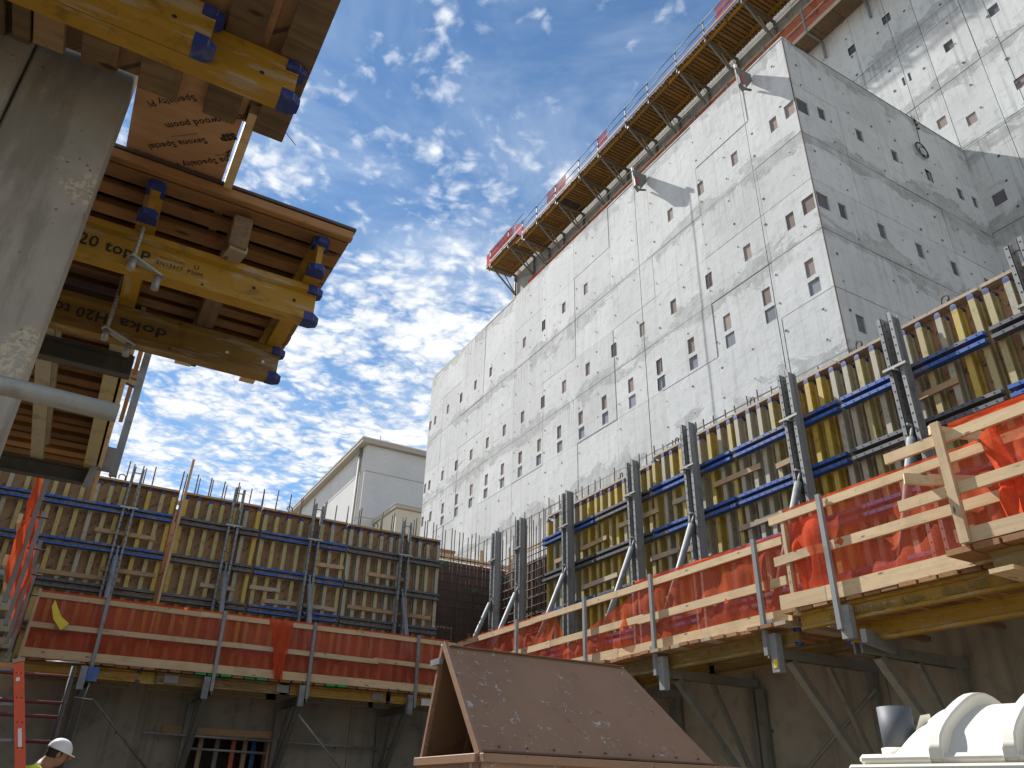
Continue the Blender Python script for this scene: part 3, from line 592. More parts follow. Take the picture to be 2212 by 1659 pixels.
for i, (x, m_) in enumerate(((2.86, 'red_steel'), (3.12, 'lumber'), (3.45, 'steel_mid'), (3.78, 'red_steel'), (4.02, 'lumber'), (4.2, 'blue'))):
    t_ = thing('shoring_prop', (x, LWY + .5, .2), ['orange shoring prop leftmost inside the doorway', 'timber shoring post right of the leftmost orange prop in the doorway', 'grey steel prop in the middle of the doorway', 'orange shoring prop right of the doorway middle', 'timber shoring post near the right jamb of the doorway', 'blue shoring prop beside the right jamb of the doorway'][i], 'shoring prop', 'props inside the doorway')
    bar('post', (x, LWY + .5, .2), (x, LWY + .5, 2.74), .09, .09, m_, t_, up=(1, 0, 0)); blk('head_plate', (x - .08, LWY + .42, 2.7), (x + .08, LWY + .58, 2.745), 'steel_dark', t_)

# ------------------------------------------------------------------ formwork walls
PL_Y, PR_X = 17.5, 9.12         # front faces of the plywood
ZF0, ZF1 = 3.66, 7.40
def form_panel(side, a, c_, ztop, label, idx, old=False, nrow=4, zshift=0.0, rowcol=None):
    """side 'L' runs along x and faces -y, 'R' runs along y and faces -x"""
    L_ = side == 'L'
    def Q(u, d_, z_): return (u, PL_Y - d_, z_) if L_ else (PR_X - d_, u, z_)
    nd = (0, -1, 0) if L_ else (-1, 0, 0)
    t_ = thing('formwork_panel', Q((a + c_) / 2, 0, ZF0), label, 'formwork panel', 'formwork panels of the left wall' if L_ else 'formwork panels of the right wall')
    rr = random.Random(idx * 7 + 3)
    def B(name, u0, d0, z0, u1, d1, z1, mat):
        p, q = Q(u0, d0, z0), Q(u1, d1, z1)
        return blk(name, [min(x_) for x_ in zip(p, q)], [max(x_) for x_ in zip(p, q)], mat, t_)
    B('plywood', a, 0, ZF0, c_, -.021, ztop, 'ply')
    B('top_board', a, .16, ztop - .03, c_, -.03, ztop + .015, 'batten' if L_ else 'lumber_w')
    n = max(3, round((c_ - a) / .236)); st = (c_ - a - .16) / (n - 1)
    for k in range(n):
        u = a + .08 + st * k + rr.uniform(-.02, .02)
        h20('beam', Q(u + rr.uniform(-.015, .015), .104, ZF0 + .02), Q(u + rr.uniform(-.012, .012), .104, ztop - .10 + rr.uniform(-.02, .02)), t_, nd, 'beam_old' if (old or rr.random() < .25) else 'beam', caps=(1,))
    rows = [6.70, 5.90, 5.10, 4.30][:nrow]
    for r_, z_ in enumerate(rows):
        z_ += zshift
        mt = rowcol[r_] if rowcol else ('blue' if rr.random() < .6 else 'blue_old')
        for s_ in (-1, 1):
            p0, p1 = Q(a + .02, .265, z_ + s_ * .055), Q(c_ - .02, .265, z_ + s_ * .055)
            bar('waler', p0, p1, .11 if True else 0, .048, mt, t_)
        hl = Acc(); u = a + .1
        while u < c_ - .05:
            for s_ in (-1, 1): hl.disc(Q(u, .3225, z_ + s_ * .055), nd, .011, 6)
            u += .13
        hl.obj('waler_hole', 'hole', t_, kind='stuff')
        u = a + .04
    return t_
LP = [(-1.9, 1.50, 7.36, 'leftmost panel of the left formwork wall with bright blue walers', 0, ['blue', 'blue', 'blue_old', 'blue_old']),
      (1.58, 3.28, 7.36, 'second panel from the left of the left formwork wall, right of the tall timber stake', 0, ['blue_old', 'blue_old', 'blue_old', 'blue_old']),
      (3.30, 5.30, 7.34, 'third panel of the left formwork wall with clear blue walers', 0, ['blue', 'blue', 'blue', 'blue']),
      (5.32, 7.72, 7.33, 'right end panel of the left formwork wall with greyed beams beside the bare rebar', 1, ['blue_old', 'blue_old', 'blue_old', 'blue_old'])]
for i, (a, c_, zt, lab, old, rc) in enumerate(LP): form_panel('L', a, c_, zt, lab, i, bool(old), rowcol=rc)
RP = [(12.3, 14.3, 7.34, 'far end panel of the right formwork wall next to the rebar corner', ['blue', 'blue_old', 'blue', 'blue']),
      (10.58, 12.26, 7.34, 'second panel from the rebar corner on the right formwork wall', ['blue_old', 'blue_old', 'blue_old', 'blue']),
      (8.42, 10.54, 7.46, 'taller panel of the right formwork wall where the top edge steps up', ['blue', 'blue', 'blue', 'blue']),
      (6.28, 8.38, 7.46, 'panel of the right formwork wall behind the third strongback from the right', ['blue', 'blue', 'blue', 'blue']),
      (4.10, 6.24, 7.46, 'panel of the right formwork wall behind the near strongback with worn lower walers', ['blue', 'blue_old', 'blue', 'blue']),
      (1.2, 4.06, 7.46, 'nearest panel of the right formwork wall with bright yellow beams at the frame edge', ['blue_old', 'blue', 'blue', 'blue'])]
for i, (a, c_, zt, lab, rc) in enumerate(RP): form_panel('R', a, c_, zt, lab, i + 10, rowcol=rc)
# timber battens nailed across the beams
def batten(side, u0, u1, z_, mat='batten', lab=''):
    d_ = .225
    if side == 'L': p, q = (u0, PL_Y - d_, z_), (u1, PL_Y - d_, z_ + random.uniform(-.02, .02))
    else: p, q = (PR_X - d_, u0, z_), (PR_X - d_, u1, z_ + random.uniform(-.03, .03))
    return bar('batten', p, q, .03, .085, mat, None, label=lab, category='batten', group='short battens nailed across the formwork beams')
bl = [('L', .1, 1.25, 6.25, 'batten', 'brown batten above the second waler left of the tall stake'), ('L', .4, 1.4, 5.5, 'batten', 'brown batten below the second waler left of the tall stake'), ('L', -.85, .8, 5.30, 'batten', 'long low batten on the leftmost formwork panel'),
      ('L', 2.3, 3.0, 5.45, 'lumber_w', 'grey batten beside the second strongback of the left wall'), ('L', 3.3, 3.95, 5.55, 'lumber_w', 'grey batten right of the second strongback of the left wall'), ('L', 3.65, 4.35, 5.3, 'lumber_w', 'greyed batten left of the third strongback of the left wall'), ('L', 4.5, 5.25, 5.32, 'lumber_w', 'greyed batten right of the third strongback of the left wall'),
      ('L', 4.65, 5.3, 6.25, 'batten', 'tan batten above the second waler right of the third strongback'), ('L', 5.9, 6.9, 6.22, 'batten', 'tan batten crossing behind the right strongback of the left wall'), ('L', 5.5, 7.55, 5.42, 'batten', 'long tan batten low on the right end panel'),
      ('R', 12.0, 12.9, 6.25, 'batten', 'batten right of the far strongback on the right wall'), ('R', 13.35, 13.9, 6.2, 'batten', 'small batten left of the far strongback on the right wall'), ('R', 10.4, 11.6, 6.35, 'lumber', 'fresh batten crossing the second strongback of the right wall'), ('R', 11.7, 12.9, 5.45, 'lumber_w', 'grey batten low on the second panel of the right wall'),
      ('R', 9.9, 10.7, 5.5, 'lumber_w', 'grey batten right of the second strongback on the right wall'), ('R', 9.3, 10.0, 6.35, 'lumber_w', 'grey batten left of the third strongback on the right wall'), ('R', 9.25, 9.95, 5.45, 'batten', 'batten low beside the third strongback of the right wall'), ('R', 7.9, 8.95, 6.35, 'batten', 'long brown batten with rounded end on the stepped panel'),
      ('R', 7.4, 8.5, 5.5, 'lumber_w', 'grey batten low between two strongbacks of the right wall'), ('R', 7.0, 7.6, 6.25, 'batten', 'batten crossing behind the fourth strongback of the right wall'), ('R', 4.6, 5.3, 6.35, 'batten', 'tan batten right of the near strongback'), ('R', 4.6, 5.2, 5.1, 'lumber_w', 'grey batten low right of the near strongback')]
for b_ in bl: batten(b_[0], b_[1], b_[2], b_[3], b_[4], b_[5])
st_ = bar('timber_stake', (1.54, PL_Y - .42, 3.7), (1.60, PL_Y - .42, 8.02), .05, .09, 'batten', None, up=(0, 1, 0), label='tall timber stake standing between two panels of the left formwork wall', category='stake')
# lifting hooks
for i, (s_, u, z_) in enumerate((('R', 13.2, 7.38), ('R', 11.6, 7.38), ('R', 9.9, 7.5), ('R', 8.0, 7.5), ('R', 5.9, 7.5), ('R', 4.55, 7.5), ('L', .15, 7.4), ('L', .33, 7.4), ('L', 3.9, 7.38), ('L', 6.0, 7.38))):
    near = ['at the far end of the right wall', 'above the second far panel of the right wall', 'above the stepped panel of the right wall', 'right of the third strongback of the right wall', 'left of the near strongback of the right wall', 'above the near panel of the right wall', 'on the left wall below the steel post', 'next to another one on the left wall below the steel post', 'on the left wall left of the third strongback', 'on the left wall left of its right strongback'][i]
    h = thing('lifting_hook', (PR_X - .1, u, z_) if s_ == 'R' else (u, PL_Y - .1, z_), 'rusty lifting hook ' + near, 'lifting hook', 'lifting hooks on top of the formwork')
    a = Acc(); r = .07; c0 = WM[h].translation + Vector((0, 0, .05))
    for q in range(10):
        t0, t1 = -.6 + 4.4 * q / 10, -.6 + 4.4 * (q + 1) / 10
        e = Vector((.3, .95, 0)) if s_ == 'R' else Vector((.95, .3, 0))
        a.tube(c0 + e * r * math.cos(t0) + Vector((0, 0, r * math.sin(t0))), c0 + e * r * math.cos(t1) + Vector((0, 0, r * math.sin(t1))), .012, 5)
    a.obj('hook', 'rebar', h)

# strongbacks and their braces
def strongback(side, u, zt, zb, label, blabel, full=True):
    L_ = side == 'L'
    def Q(uu, d_, z_): return (uu, PL_Y - d_, z_) if L_ else (PR_X - d_, uu, z_)
    gr = 'steel strongbacks of the left wall' if L_ else 'steel strongbacks of the right wall'
    t_ = thing('strongback', Q(u, .35, zb), label, 'strongback', gr)
    dep = .11 if L_ else .17; w2 = .05 if L_ else .06; off = .085 if L_ else .08
    nd = Vector((0, -1, 0)) if L_ else Vector((-1, 0, 0)); sd = Vector((1, 0, 0)) if L_ else Vector((0, 1, 0))
    for s_ in (-1, 1):
        c0 = Vector(Q(u + s_ * off, .325 + dep / 2, zb)); c1 = Vector(Q(u + s_ * off, .325 + dep / 2, zt - (.03 if s_ > 0 else 0)))
        # channel: web plus two flanges, one mesh
        a = Acc(); mid = (c0 + c1) / 2; H = (c1 - c0).length
        mf = frame(mid, (0, 0, 1), nd)      # local x = up, z = outwards, y = side
        yl = (mf.to_3x3() @ Vector((0, 1, 0))).dot(sd)
        a.box(mf @ Matrix.Translation((0, -s_ * yl * (w2 / 2 - .004), 0)), H, .008, dep)
        a.box(mf @ Matrix.Translation((0, 0, dep / 2 - .004)), H - .002, w2, .008)
        a.box(mf @ Matrix.Translation((0, 0, -dep / 2 + .004)), H - .002, w2, .008)
        a.obj('channel', 'galv', t_)
        hl = Acc(); z_ = zb + .08
        while z_ < zt - .06:
            hl.disc(Q(u + s_ * off, .325 + dep + .0015, z_), nd, .013, 6)
            if not L_: hl.disc(Vector(Q(u + s_ * (off - w2 / 2) , .325 + dep / 2, z_ + .06)) - sd * .0015, -sd, .016, 6)
            z_ += .125
        hl.obj('bolt_hole', 'hole', t_, kind='stuff')
    for z_ in (6.70, 5.90, 5.10):
        bar('clamp_bar', Q(u - .17, .325 + dep + .02, z_ + .03), Q(u + .17, .325 + dep + .02, z_ + .03), .03, .035, 'galv_b', t_) if z_ > 6.5 else None
        tube('tie_pin', Q(u, .30, z_), Q(u, .325 + dep + .05, z_), .016, 'galv_b', t_, 6)
    for z_ in (zt - .12, zb + .9): tube('spacer', Q(u - off, .325 + dep * .6, z_), Q(u + off, .325 + dep * .6, z_), .012, 'galv', t_, 6)
    bt = thing('push_pull_brace', Q(u, 1.2, 3.7), blabel, 'brace', 'grey adjustable braces behind the left fence' if L_ else 'grey adjustable braces behind the right fence')
    A = Vector(Q(u, .45, 5.88)); Bq = Vector(Q(u + (.02 if L_ else .0), 1.42, 3.68)); dr = (Bq - A).normalized()
    tube('spindle', A, A + dr * .22, .02, 'galv', bt, 8); tube('tube_body', A + dr * .2, Bq - dr * .22, .052, 'galv', bt, 14); tube('spindle', Bq - dr * .22, Bq, .02, 'galv', bt, 8)
    tube('handle', A + dr * 1.55 + sd * -.12, A + dr * 1.55 + sd * .12, .008, 'galv_b', bt, 5); blk('foot_plate', Bq - Vector((.08, .08, .04)), Bq + Vector((.08, .08, .0)), 'galv', bt)
for u, zt, l1, l2 in ((.60, 7.62, 'leftmost steel strongback pair on the left wall', 'leftmost grey brace on the left wall'), (2.70, 7.60, 'second steel strongback pair from the left on the left wall', 'second grey brace from the left on the left wall'), (4.50, 7.58, 'third steel strongback pair from the left on the left wall', 'third grey brace from the left on the left wall'), (6.70, 7.58, 'right steel strongback pair of the left wall by the rebar', 'right grey brace of the left wall by the rebar')):
    strongback('L', u, zt, 3.7, l1, l2)
for u, zt, l1, l2 in ((16.25, 7.45, 'steel strongback standing deepest in the bare rebar corner', 'grey brace deepest in the rebar corner'), (15.05, 7.45, 'steel strongback standing in front of the bare rebar just left of the right wall panels', 'grey brace in front of the bare rebar left of the right wall panels'), (13.1, 7.5, 'steel strongback at the far panel of the right wall', 'grey brace at the far panel of the right wall'), (10.85, 7.42, 'steel strongback left of the step in the right wall top edge', 'grey brace left of the step in the right wall top edge'), (9.25, 7.58, 'steel strongback right of the step in the right wall top edge', 'grey brace right of the step in the right wall top edge'), (7.0, 7.52, 'steel strongback directly below the near corner of the white block', 'grey brace below the near corner of the white block'), (5.2, 7.55, 'large near steel strongback left of the timber guard post', 'bright grey brace left of the timber guard post'), (3.42, 7.6, 'steel strongback cut by the right edge of the frame', 'grey brace near the right edge of the frame behind the orange net')):
    strongback('R', u, zt, 3.7, l1, l2)

# back forms (other face of the wall) and rebar
bf = thing('back_formwork', (9, 18.7, 3.7), 'dark rear formwork seen behind the bare rebar in the corner', 'formwork')
for k in range(5): blk('plywood', (-1 + k * 2.3, 18.66, 3.7), (-1 + (k + 1) * 2.3 - .01, 18.68, 7.25 + (0 if k > 3 else .12)), 'ply_dark' if k >= 3 else 'ply', bf)
for k in range(7): blk('plywood', (10.25, 1.5 + k * 2.45, 3.7), (10.27, 1.5 + (k + 1) * 2.45 - .01, 7.18), 'ply_dark', bf)
for k in range(5): blk('top_board', (-1 + k * 1.95, 18.60, 7.50 - k * .005), (-1 + (k + 1) * 1.95 - .02, 18.75, 7.56 - k * .005), 'batten', bf)
for k in range(5): blk('ply_patch', (7.9 + k * .45, 18.62, 4.2 + (k % 2) * .9), (8.3 + k * .45, 18.655, 4.9 + (k % 3) * .6), 'ply_dark', bf)
for k in range(4): blk('lower_sheet', (7.3 + k * .75, 18.64, 3.7), (8.03 + k * .75, 18.658, 5.45 + .1 * (k % 2)), 'batten', bf)
for k in range(26): blk('stud', (10.20, 11.3 + k * .27, 3.7), (10.245, 11.38 + k * .27, 7.15), 'old_plank', bf)
rb = thing('rebar_cage', (9.4, 18.2, 3.7), 'dark steel rebar grid exposed in the corner with starter bars rising above both formwork walls', 'rebar')
rr = random.Random(5)
def rbar(p0, p1, r=.015): return tube('rebar', p0, p1, r, 'rebar', rb, 5)
x = -.2
while x < 7.8:
    zt = 8.02 + rr.uniform(-.04, .04)
    if rr.random() < .93: rbar((x, 18.0, 7.0), (x + rr.uniform(-.02, .02), 18.0, zt))
    if rr.random() < .8: rbar((x + .11, 18.45, 7.0), (x + .11 + rr.uniform(-.02, .02), 18.45, zt + .1 + rr.uniform(-.03, .03)))
    x += .30 + rr.uniform(-.03, .03)
x = 7.85
while x < 10.0:
    rbar((x, 18.0, 3.7), (x + rr.uniform(-.02, .02), 18.0, 7.95 + rr.uniform(-.25, .05)), .014)
    if rr.random() < .9: rbar((x + .1, 18.4, 3.7), (x + .1, 18.4, 8.1 + rr.uniform(-.2, .05)))
    x += .25 + rr.uniform(-.03, .03)
y = 14.5
while y < 17.9:
    rbar((9.55, y, 3.7), (9.55, y + rr.uniform(-.02, .02), 7.85 + rr.uniform(-.25, .35)), .014); rbar((9.95, y + .1, 3.7), (9.95, y + .1, 7.95 + rr.uniform(-.3, .3))); y += .24 + rr.uniform(-.03, .03)
y = 2.4
while y < 14.4:
    hh = (8.05 if y < 10 else 8.02)
    if rr.random() < .9: rbar((9.55, y, 7.0), (9.55, y + rr.uniform(-.02, .02), hh - .15 * (y < 8) + rr.uniform(-.07, .05)))
    if rr.random() < .8: rbar((9.95, y + .09, 7.0), (9.95, y + .09, hh + rr.uniform(-.05, .08)))
    y += .27 + rr.uniform(-.05, .05)
for k in range(17):
    z_ = 3.85 + k * .205
    if z_ < 7.25: rbar((7.6, 17.98, z_), (9.9, 17.98, z_ + rr.uniform(-.02, .02)), .013)
    rbar((9.53, 14.35, z_), (9.53, 17.95, z_ + rr.uniform(-.02, .02)), .013)
    if k % 2: rbar((9.93, 14.35, z_), (9.93, 18.3, z_), .012)
for i, (x_, y_, z_) in enumerate(((9.0, 17.9, 6.35), (8.1, 17.9, 6.9), (9.45, 16.2, 5.95), (9.4, 17.0, 6.6))):
    a = Acc()
    for k in range(26):
        m_ = Matrix.Translation((x_ + rr.uniform(-.09, .09), y_ + rr.uniform(-.05, .05), z_ + rr.uniform(-.07, .07))) @ Matrix.Rotation(rr.uniform(0, 3), 4, 'X') @ Matrix.Rotation(rr.uniform(0, 3), 4, 'Z'); a.box(m_, .05, .02, .002)
    t_ = thing('weed', (x_, y_, z_), ['small green weed tuft caught in the rebar behind the deepest strongback', 'tiny green weed tuft high at the left of the rebar', 'green weed tuft low in the right hand rebar grid', 'green weed tuft high in the rebar corner'][i], 'weed', 'green weed tufts in the rebar')
    a.obj('leaf', 'moss', t_, kind='stuff')
# rear guard rails seen over the corner
rg = thing('rear_guard_rail', (9, 19.6, 7), 'timber guard rail with red netting behind the rebar corner', 'guard rail')
for p0, p1 in (((6.6, 19.7, 7.92), (9.2, 19.7, 7.80)), ((7.4, 19.5, 7.62), (10.9, 19.5, 7.60)), ((10.9, 19.4, 7.9), (10.9, 13.6, 7.88)), ((11.2, 19.4, 7.42), (11.2, 13, 7.42))): bar('guard_rail', p0, p1, .04, .13, 'lumber_w' if p0[2] < 7.5 else 'lumber', rg)
for p in ((10.0, 19.55), (10.95, 19.5), (10.95, 16.6)): blk('guard_post', (p[0] - .05, p[1] - .02, 6.6), (p[0] + .05, p[1] + .02, 8.0), 'lumber', rg)
net((9.6, 19.65), (10.95, 19.6), 6.9, 7.55, (0, -1, 0), rg, 'net', .05, seed=3); net((11.0, 19.4), (11.0, 14.8), 6.9, 7.5, (-1, 0, 0), rg, 'net', .05, seed=8)

# ------------------------------------------------------------------ work platforms with fences
def fence_boards(par, side, off, u0, u1, rails, dz=0, matf='lumber', seglen=3.2, seed=0):
    rr = random.Random(seed)
    for (z_, h_) in rails:
        u = u0
        while u < u1 - .05:
            e = min(u1, u + seglen * rr.uniform(.8, 1.15)); o_ = off + rr.uniform(-.008, .008); zj = rr.uniform(-.015, .015)
            if side == 'L': p, q = (u, o_, z_ + zj), (e + .12, o_, z_ + rr.uniform(-.012, .012))
            else: p, q = (o_, u, z_ + zj), (o_, e + .12, z_ + rr.uniform(-.012, .012))
            bar('guard_rail' if h_ < .14 else 'toe_board', p, q, .04, h_, matf, par); u = e
def bracket(par, side, u, inner, outer, zt, deep=1.75):
    """triangular wall bracket: arm, strut, leg"""
    def Q(d_, z_): return (u, d_, z_) if side == 'L' else (d_, u, z_)
    s = 1 if inner > outer else -1; up_ = (1, 0, 0) if side == 'L' else (0, 1, 0)
    for k in (-.045, .045):
        e = Vector((k, 0, 0)) if side == 'L' else Vector((0, k, 0))
        bar('bracket_arm', Vector(Q(outer, zt)) + e, Vector(Q(inner, zt)) + e, .025, .12, 'steel_mid', par)
    bar('bracket_strut', Q(outer + s * .32, zt - .06), Q(inner - s * .06, zt - deep), .09, .10, 'steel_mid', par, up=up_)
    bar('bracket_strut', Q(outer + s * 1.0, zt - .06), Q(inner - s * .06, zt - deep + .1), .06, .06, 'steel_mid', par, up=up_)
    bar('bracket_leg', Q(inner - s * .08, zt), Q(inner - s * .08, zt - deep - .2), .10, .10, 'steel_mid', par, up=up_)
lp = thing('work_platform', (3, 16.8, 3.5), 'timber work platform with red netting under the left formwork wall', 'work platform')
rr = random.Random(3); x = -.55; k = 0
while x < 9.4:
    wd = .225; blk('plank', (x, 15.98 + rr.uniform(-.03, .05), 3.555), (x + wd - .035, 17.42, 3.60), 'green' if k in (13, 14, 15, 17, 18, 24, 25) else 'plank', lp); x += wd; k += 1
for a, c_ in ((-.5, 1.45), (1.75, 4.2), (4.0, 6.3), (6.2, 8.6)):
    h20('support_beam', (a, 16.18, 3.452), (c_, 16.18, 3.452), lp, (0, 0, 1), 'beam_near', caps=(1,)); h20('support_beam', (a, 17.2, 3.45), (c_, 17.2, 3.45), lp, (0, 0, 1), 'beam_old', caps=())
h20('support_beam', (.6, 16.3, 3.452), (2.3, 16.3, 3.452), lp, (0, 0, 1), 'beam', caps=(0, 1))
for x in (.63, 2.68, 4.46, 6.73): 
    bracket(lp, 'L', x, 17.9, 16.0, 3.29); 
    bar('guard_post', (x + .02, 15.93, 3.28), (x, 15.93, 4.72), .06, .05, 'galv', lp, up=(0, 1, 0)); blk('post_shoe', (x - .14, 15.9, 3.14), (x - .03, 16.0, 3.52), 'galv', lp)
for x in (2.0, 4.05, 6.0): blk('beam_splice', (x - .12, 16.12, 3.38), (x + .12, 16.137, 3.52), 'steel_mid', lp)
blk('label_plate', (6.98, 16.12, 3.36), (7.2, 16.137, 3.5), 'tag_white', lp)
lettering('doka H20 eco P', .085, (2.95, 16.134, 3.415), (1, 0, 0), (0, 0, 1), lp, 'ink_f'); lettering('doka', .085, (1.8, 16.134, 3.415), (1, 0, 0), (0, 0, 1), lp, 'ink_f')
fence_boards(lp, 'L', 15.99, -.45, 7.5, ((4.62, .09), (4.12, .09), (3.68, .15)), seed=1)
bar('end_post', (-.47, 15.99, 3.55), (-.47, 15.99, 4.72), .05, .1, 'lumber', lp, up=(0, 1, 0))
net((-.45, 16.03), (7.5, 16.03), 3.62, 4.70, (0, 1, 0), lp, 'net', .05, seed=1)
net((-.45, 16.0), (7.5, 16.0), 4.62, 4.71, (0, -1, 0), lp, 'net_b', .02, seed=5, name='net_hem')
v = []; f = []                       # bunched net tail hanging over the fence
for i in range(9):
    for j in range(9):
        t_ = j / 8; wdt = .17 * t_ ** 1.1 + .07 + .02 * math.sin(i * 5 + j); q = Vector((3.80 + .07 * (1 - t_) + (i / 8 - .5) * wdt * 2, 15.93 - .04 * math.sin(i * 2.4 + j * .6), 3.62 + 1.05 * t_ - .05 * abs(math.sin(i * 1.7)) * (1 - t_))); v.append(q - WM[lp].translation)
for i in range(8):
    for j in range(8): a = i * 9 + j; f.append([a, a + 9, a + 10, a + 1])
mesh_obj('bunched_net', v, f, 'net_b', lp, Matrix.Translation(WM[lp].translation), True)
o_ = WM[lp].translation
mesh_obj('yellow_tarp', [Vector(q) - o_ for q in ((-.20, 15.9, 4.55), (-.03, 15.9, 4.28), (.12, 15.9, 4.18), (.02, 15.88, 4.05), (-.14, 15.88, 4.22), (-.22, 15.88, 4.42))], [[0, 1, 5], [1, 4, 5], [1, 2, 3], [1, 3, 4]], 'tag_yellow', lp, Matrix.Translation(o_))
for x0, z0, x1, z1 in ((.8, 3.1, 2.6, 1.55), (4.5, 3.1, 6.65, 1.5)): tube('diagonal_tube', (x0, 16.6, z0), (x1, 17.75, z1), .024, 'galv_b' if x0 > 4 else 'steel_mid', lp, 8)
for x0, x1, z_ in ((1.9, 4.4, 2.63), (4.7, 6.7, 2.60), (2.7, 4.3, 2.40)): tube('ledger_tube', (x0, 17.7, z_), (x1, 17.7, z_ - .02), .024, 'galv_b', lp, 8)

rp = thing('work_platform', (8.4, 10, 3.5), 'timber work platform with red netting along the right formwork wall', 'work platform')
rr = random.Random(8); y = 6.62
while y < 15.9:
    wd = .215; blk('plank', (7.52 + rr.uniform(-.05, .06), y, 3.555), (9.05, y + wd - .035, 3.60), 'plank' if rr.random() < .8 else 'lumber_w', rp); y += wd
for a, c_ in ((6.7, 9.3), (9.2, 12.0), (11.9, 15.8)):
    h20('support_beam', (7.8, a, 3.452), (7.8, c_, 3.452), rp, (0, 0, 1), 'beam_dark', caps=(0,)); h20('support_beam', (8.75, a, 3.452), (8.75, c_, 3.452), rp, (0, 0, 1), 'beam_dark', caps=())
for y in (13.17, 10.9, 9.14, 7.02):
    bracket(rp, 'R', y, 9.5, 7.62, 3.29); bar('guard_post', (7.56, y, 3.25), (7.56, y, 4.70), .05, .06, 'galv', rp, up=(0, 1, 0)); blk('post_shoe', (7.58, y - .14, 3.05), (7.68, y - .03, 3.5), 'galv', rp)
fence_boards(rp, 'R', 7.64, 6.62, 15.9, ((4.10, .11), (3.68, .15)), seed=4)
fence_boards(rp, 'R', 7.64, 6.62, 15.9, ((4.60, .10),), seed=6)
net((7.67, 6.62), (7.67, 9.6), 3.64, 4.66, (1, 0, 0), rp, 'net', .06, seed=2)
net((7.67, 9.6), (7.67, 11.6), 3.64, (4.55, 4.02), (1, 0, 0), rp, 'net', .09, seed=2)
net((7.67, 11.6), (7.67, 12.0), 3.64, (4.02, 4.62), (1, 0, 0), rp, 'net_b', .05, seed=9, name='bunched_net'); net((7.67, 12.0), (7.67, 15.9), 3.64, 4.66, (1, 0, 0), rp, 'net', .06, seed=4)
net((7.64, 6.62), (7.64, 9.6), 4.63, 4.70, (-1, 0, 0), rp, 'net_b', .02, seed=5, name='net_hem'); net((7.64, 12.0), (7.64, 15.9), 4.62, 4.68, (-1, 0, 0), rp, 'net_b', .02, seed=6, name='net_hem')
blk('label_plate', (7.576, 6.9, 3.1), (7.579, 6.96, 3.2), 'tag_yellow', rp)

r2 = thing('work_platform', (8.2, 5, 3.6), 'raised near bay of the right work platform carried by a long yellow stencilled beam', 'work platform')
rr = random.Random(9); y = 1.0
while y < 6.5:
    wd = .225; blk('plank', (7.46 + rr.uniform(-.02, .02), y, 3.66), (9.05, y + wd - .03, 3.705), 'plank', r2); y += wd
h20('support_beam', (7.56, 1.2, 3.556), (7.56, 6.42, 3.556), r2, (0, 0, 1), 'beam_near', caps=())
h20('support_beam', (7.78, 2.0, 3.35), (7.78, 6.0, 3.35), r2, (0, 0, 1), 'beam_near', caps=(1,)); h20('support_beam', (8.75, 1.2, 3.556), (8.75, 6.4, 3.556), r2, (0, 0, 1), 'beam_dark', caps=())
for k in range(6): blk('joist', (7.9, 1.3 + k * .9, 3.40), (9.0, 1.38 + k * .9, 3.455), 'old_plank', r2)
for y in (5.78, 3.4): bracket(r2, 'R', y, 9.5, 7.62, 3.18, 1.7)
for y in (5.78,): bar('guard_post', (7.40, y, 3.35), (7.40, y, 4.90), .05, .06, 'galv', r2, up=(0, 1, 0)); blk('post_shoe', (7.42, y - .12, 3.25), (7.5, y + .02, 3.6), 'galv', r2)
bar('channel_arm', (7.38, 5.5, 3.24), (8.3, 5.75, 3.22), .06, .14, 'galv', r2)
lettering('doka H20', .115, (7.511, 4.62, 3.505), (0, -1, 0), (0, 0, 1), r2, 'ink_f', .002); lettering('H20 top P', .10, (7.511, 5.64, 3.515), (0, -1, 0), (0, 0, 1), r2, 'ink_f', .002)
lettering('4.50m', .10, (7.511, 5.08, 3.515), (0, -1, 0), (0, 0, 1), r2, 'ink_f', .002); lettering('EN13377 P20M', .03, (7.511, 5.25, 3.515), (0, -1, 0), (0, 0, 1), r2, 'ink_f')
lettering('doka', .10, (7.511, 6.0, 3.50), (0, -1, 0), (0, 0, 1), r2, 'ink_f', .002)
fence_boards(r2, 'R', 7.47, 2.2, 6.50, ((4.80, .10), (4.29, .11), (3.79, .17)), seglen=4.2, seed=14)
bar('end_post', (7.50, 6.42, 3.62), (7.50, 6.42, 4.90), .05, .09, 'lumber', r2, up=(1, 0, 0)); 
net((7.50, 1.6), (7.50, 6.4), 3.75, 4.86, (1, 0, 0), r2, 'net', .06, seed=12); net((7.5, 1.6), (7.47, 6.4), 4.83, 4.9, (-1, 0, 0), r2, 'net_b', .03, seed=5, name='net_hem')
net((7.55, 5.95), (7.60, 6.38), 3.8, 4.75, (1, 0, 0), r2, 'net_b', .10, seed=21, name='bunched_net')
r3 = thing('guard_fence', (7.0, 3, 3.8), 'nearest timber guard fence with overlapping boards and orange netting at the right frame edge', 'guard fence')
for p0, p1, h_ in (((7.08, 1.0, 4.86), (7.08, 4.62, 4.86), .11), ((7.08, 1.0, 4.33), (7.08, 4.58, 4.33), .11), ((7.08, 1.0, 3.86), (7.08, 4.03, 3.87), .14)): bar('guard_rail', p0, p1, .04, h_, 'lumber', r3)
bar('guard_rail', (7.03, 4.05, 4.97), (7.7, 3.7, 4.90), .04, .10, 'lumber', r3); bar('guard_rail', (6.9, 4.35, 4.52), (7.75, 3.62, 4.42), .04, .11, 'lumber', r3)
bar('guard_post', (7.03, 3.98, 3.80), (7.03, 3.98, 5.02), .09, .045, 'lumber', r3, up=(1, 0, 0)); bar('guard_post', (7.12, 4.02, 3.8), (7.12, 4.02, 4.3), .09, .04, 'lumber_w', r3, up=(1, 0, 0))
y = 1.0
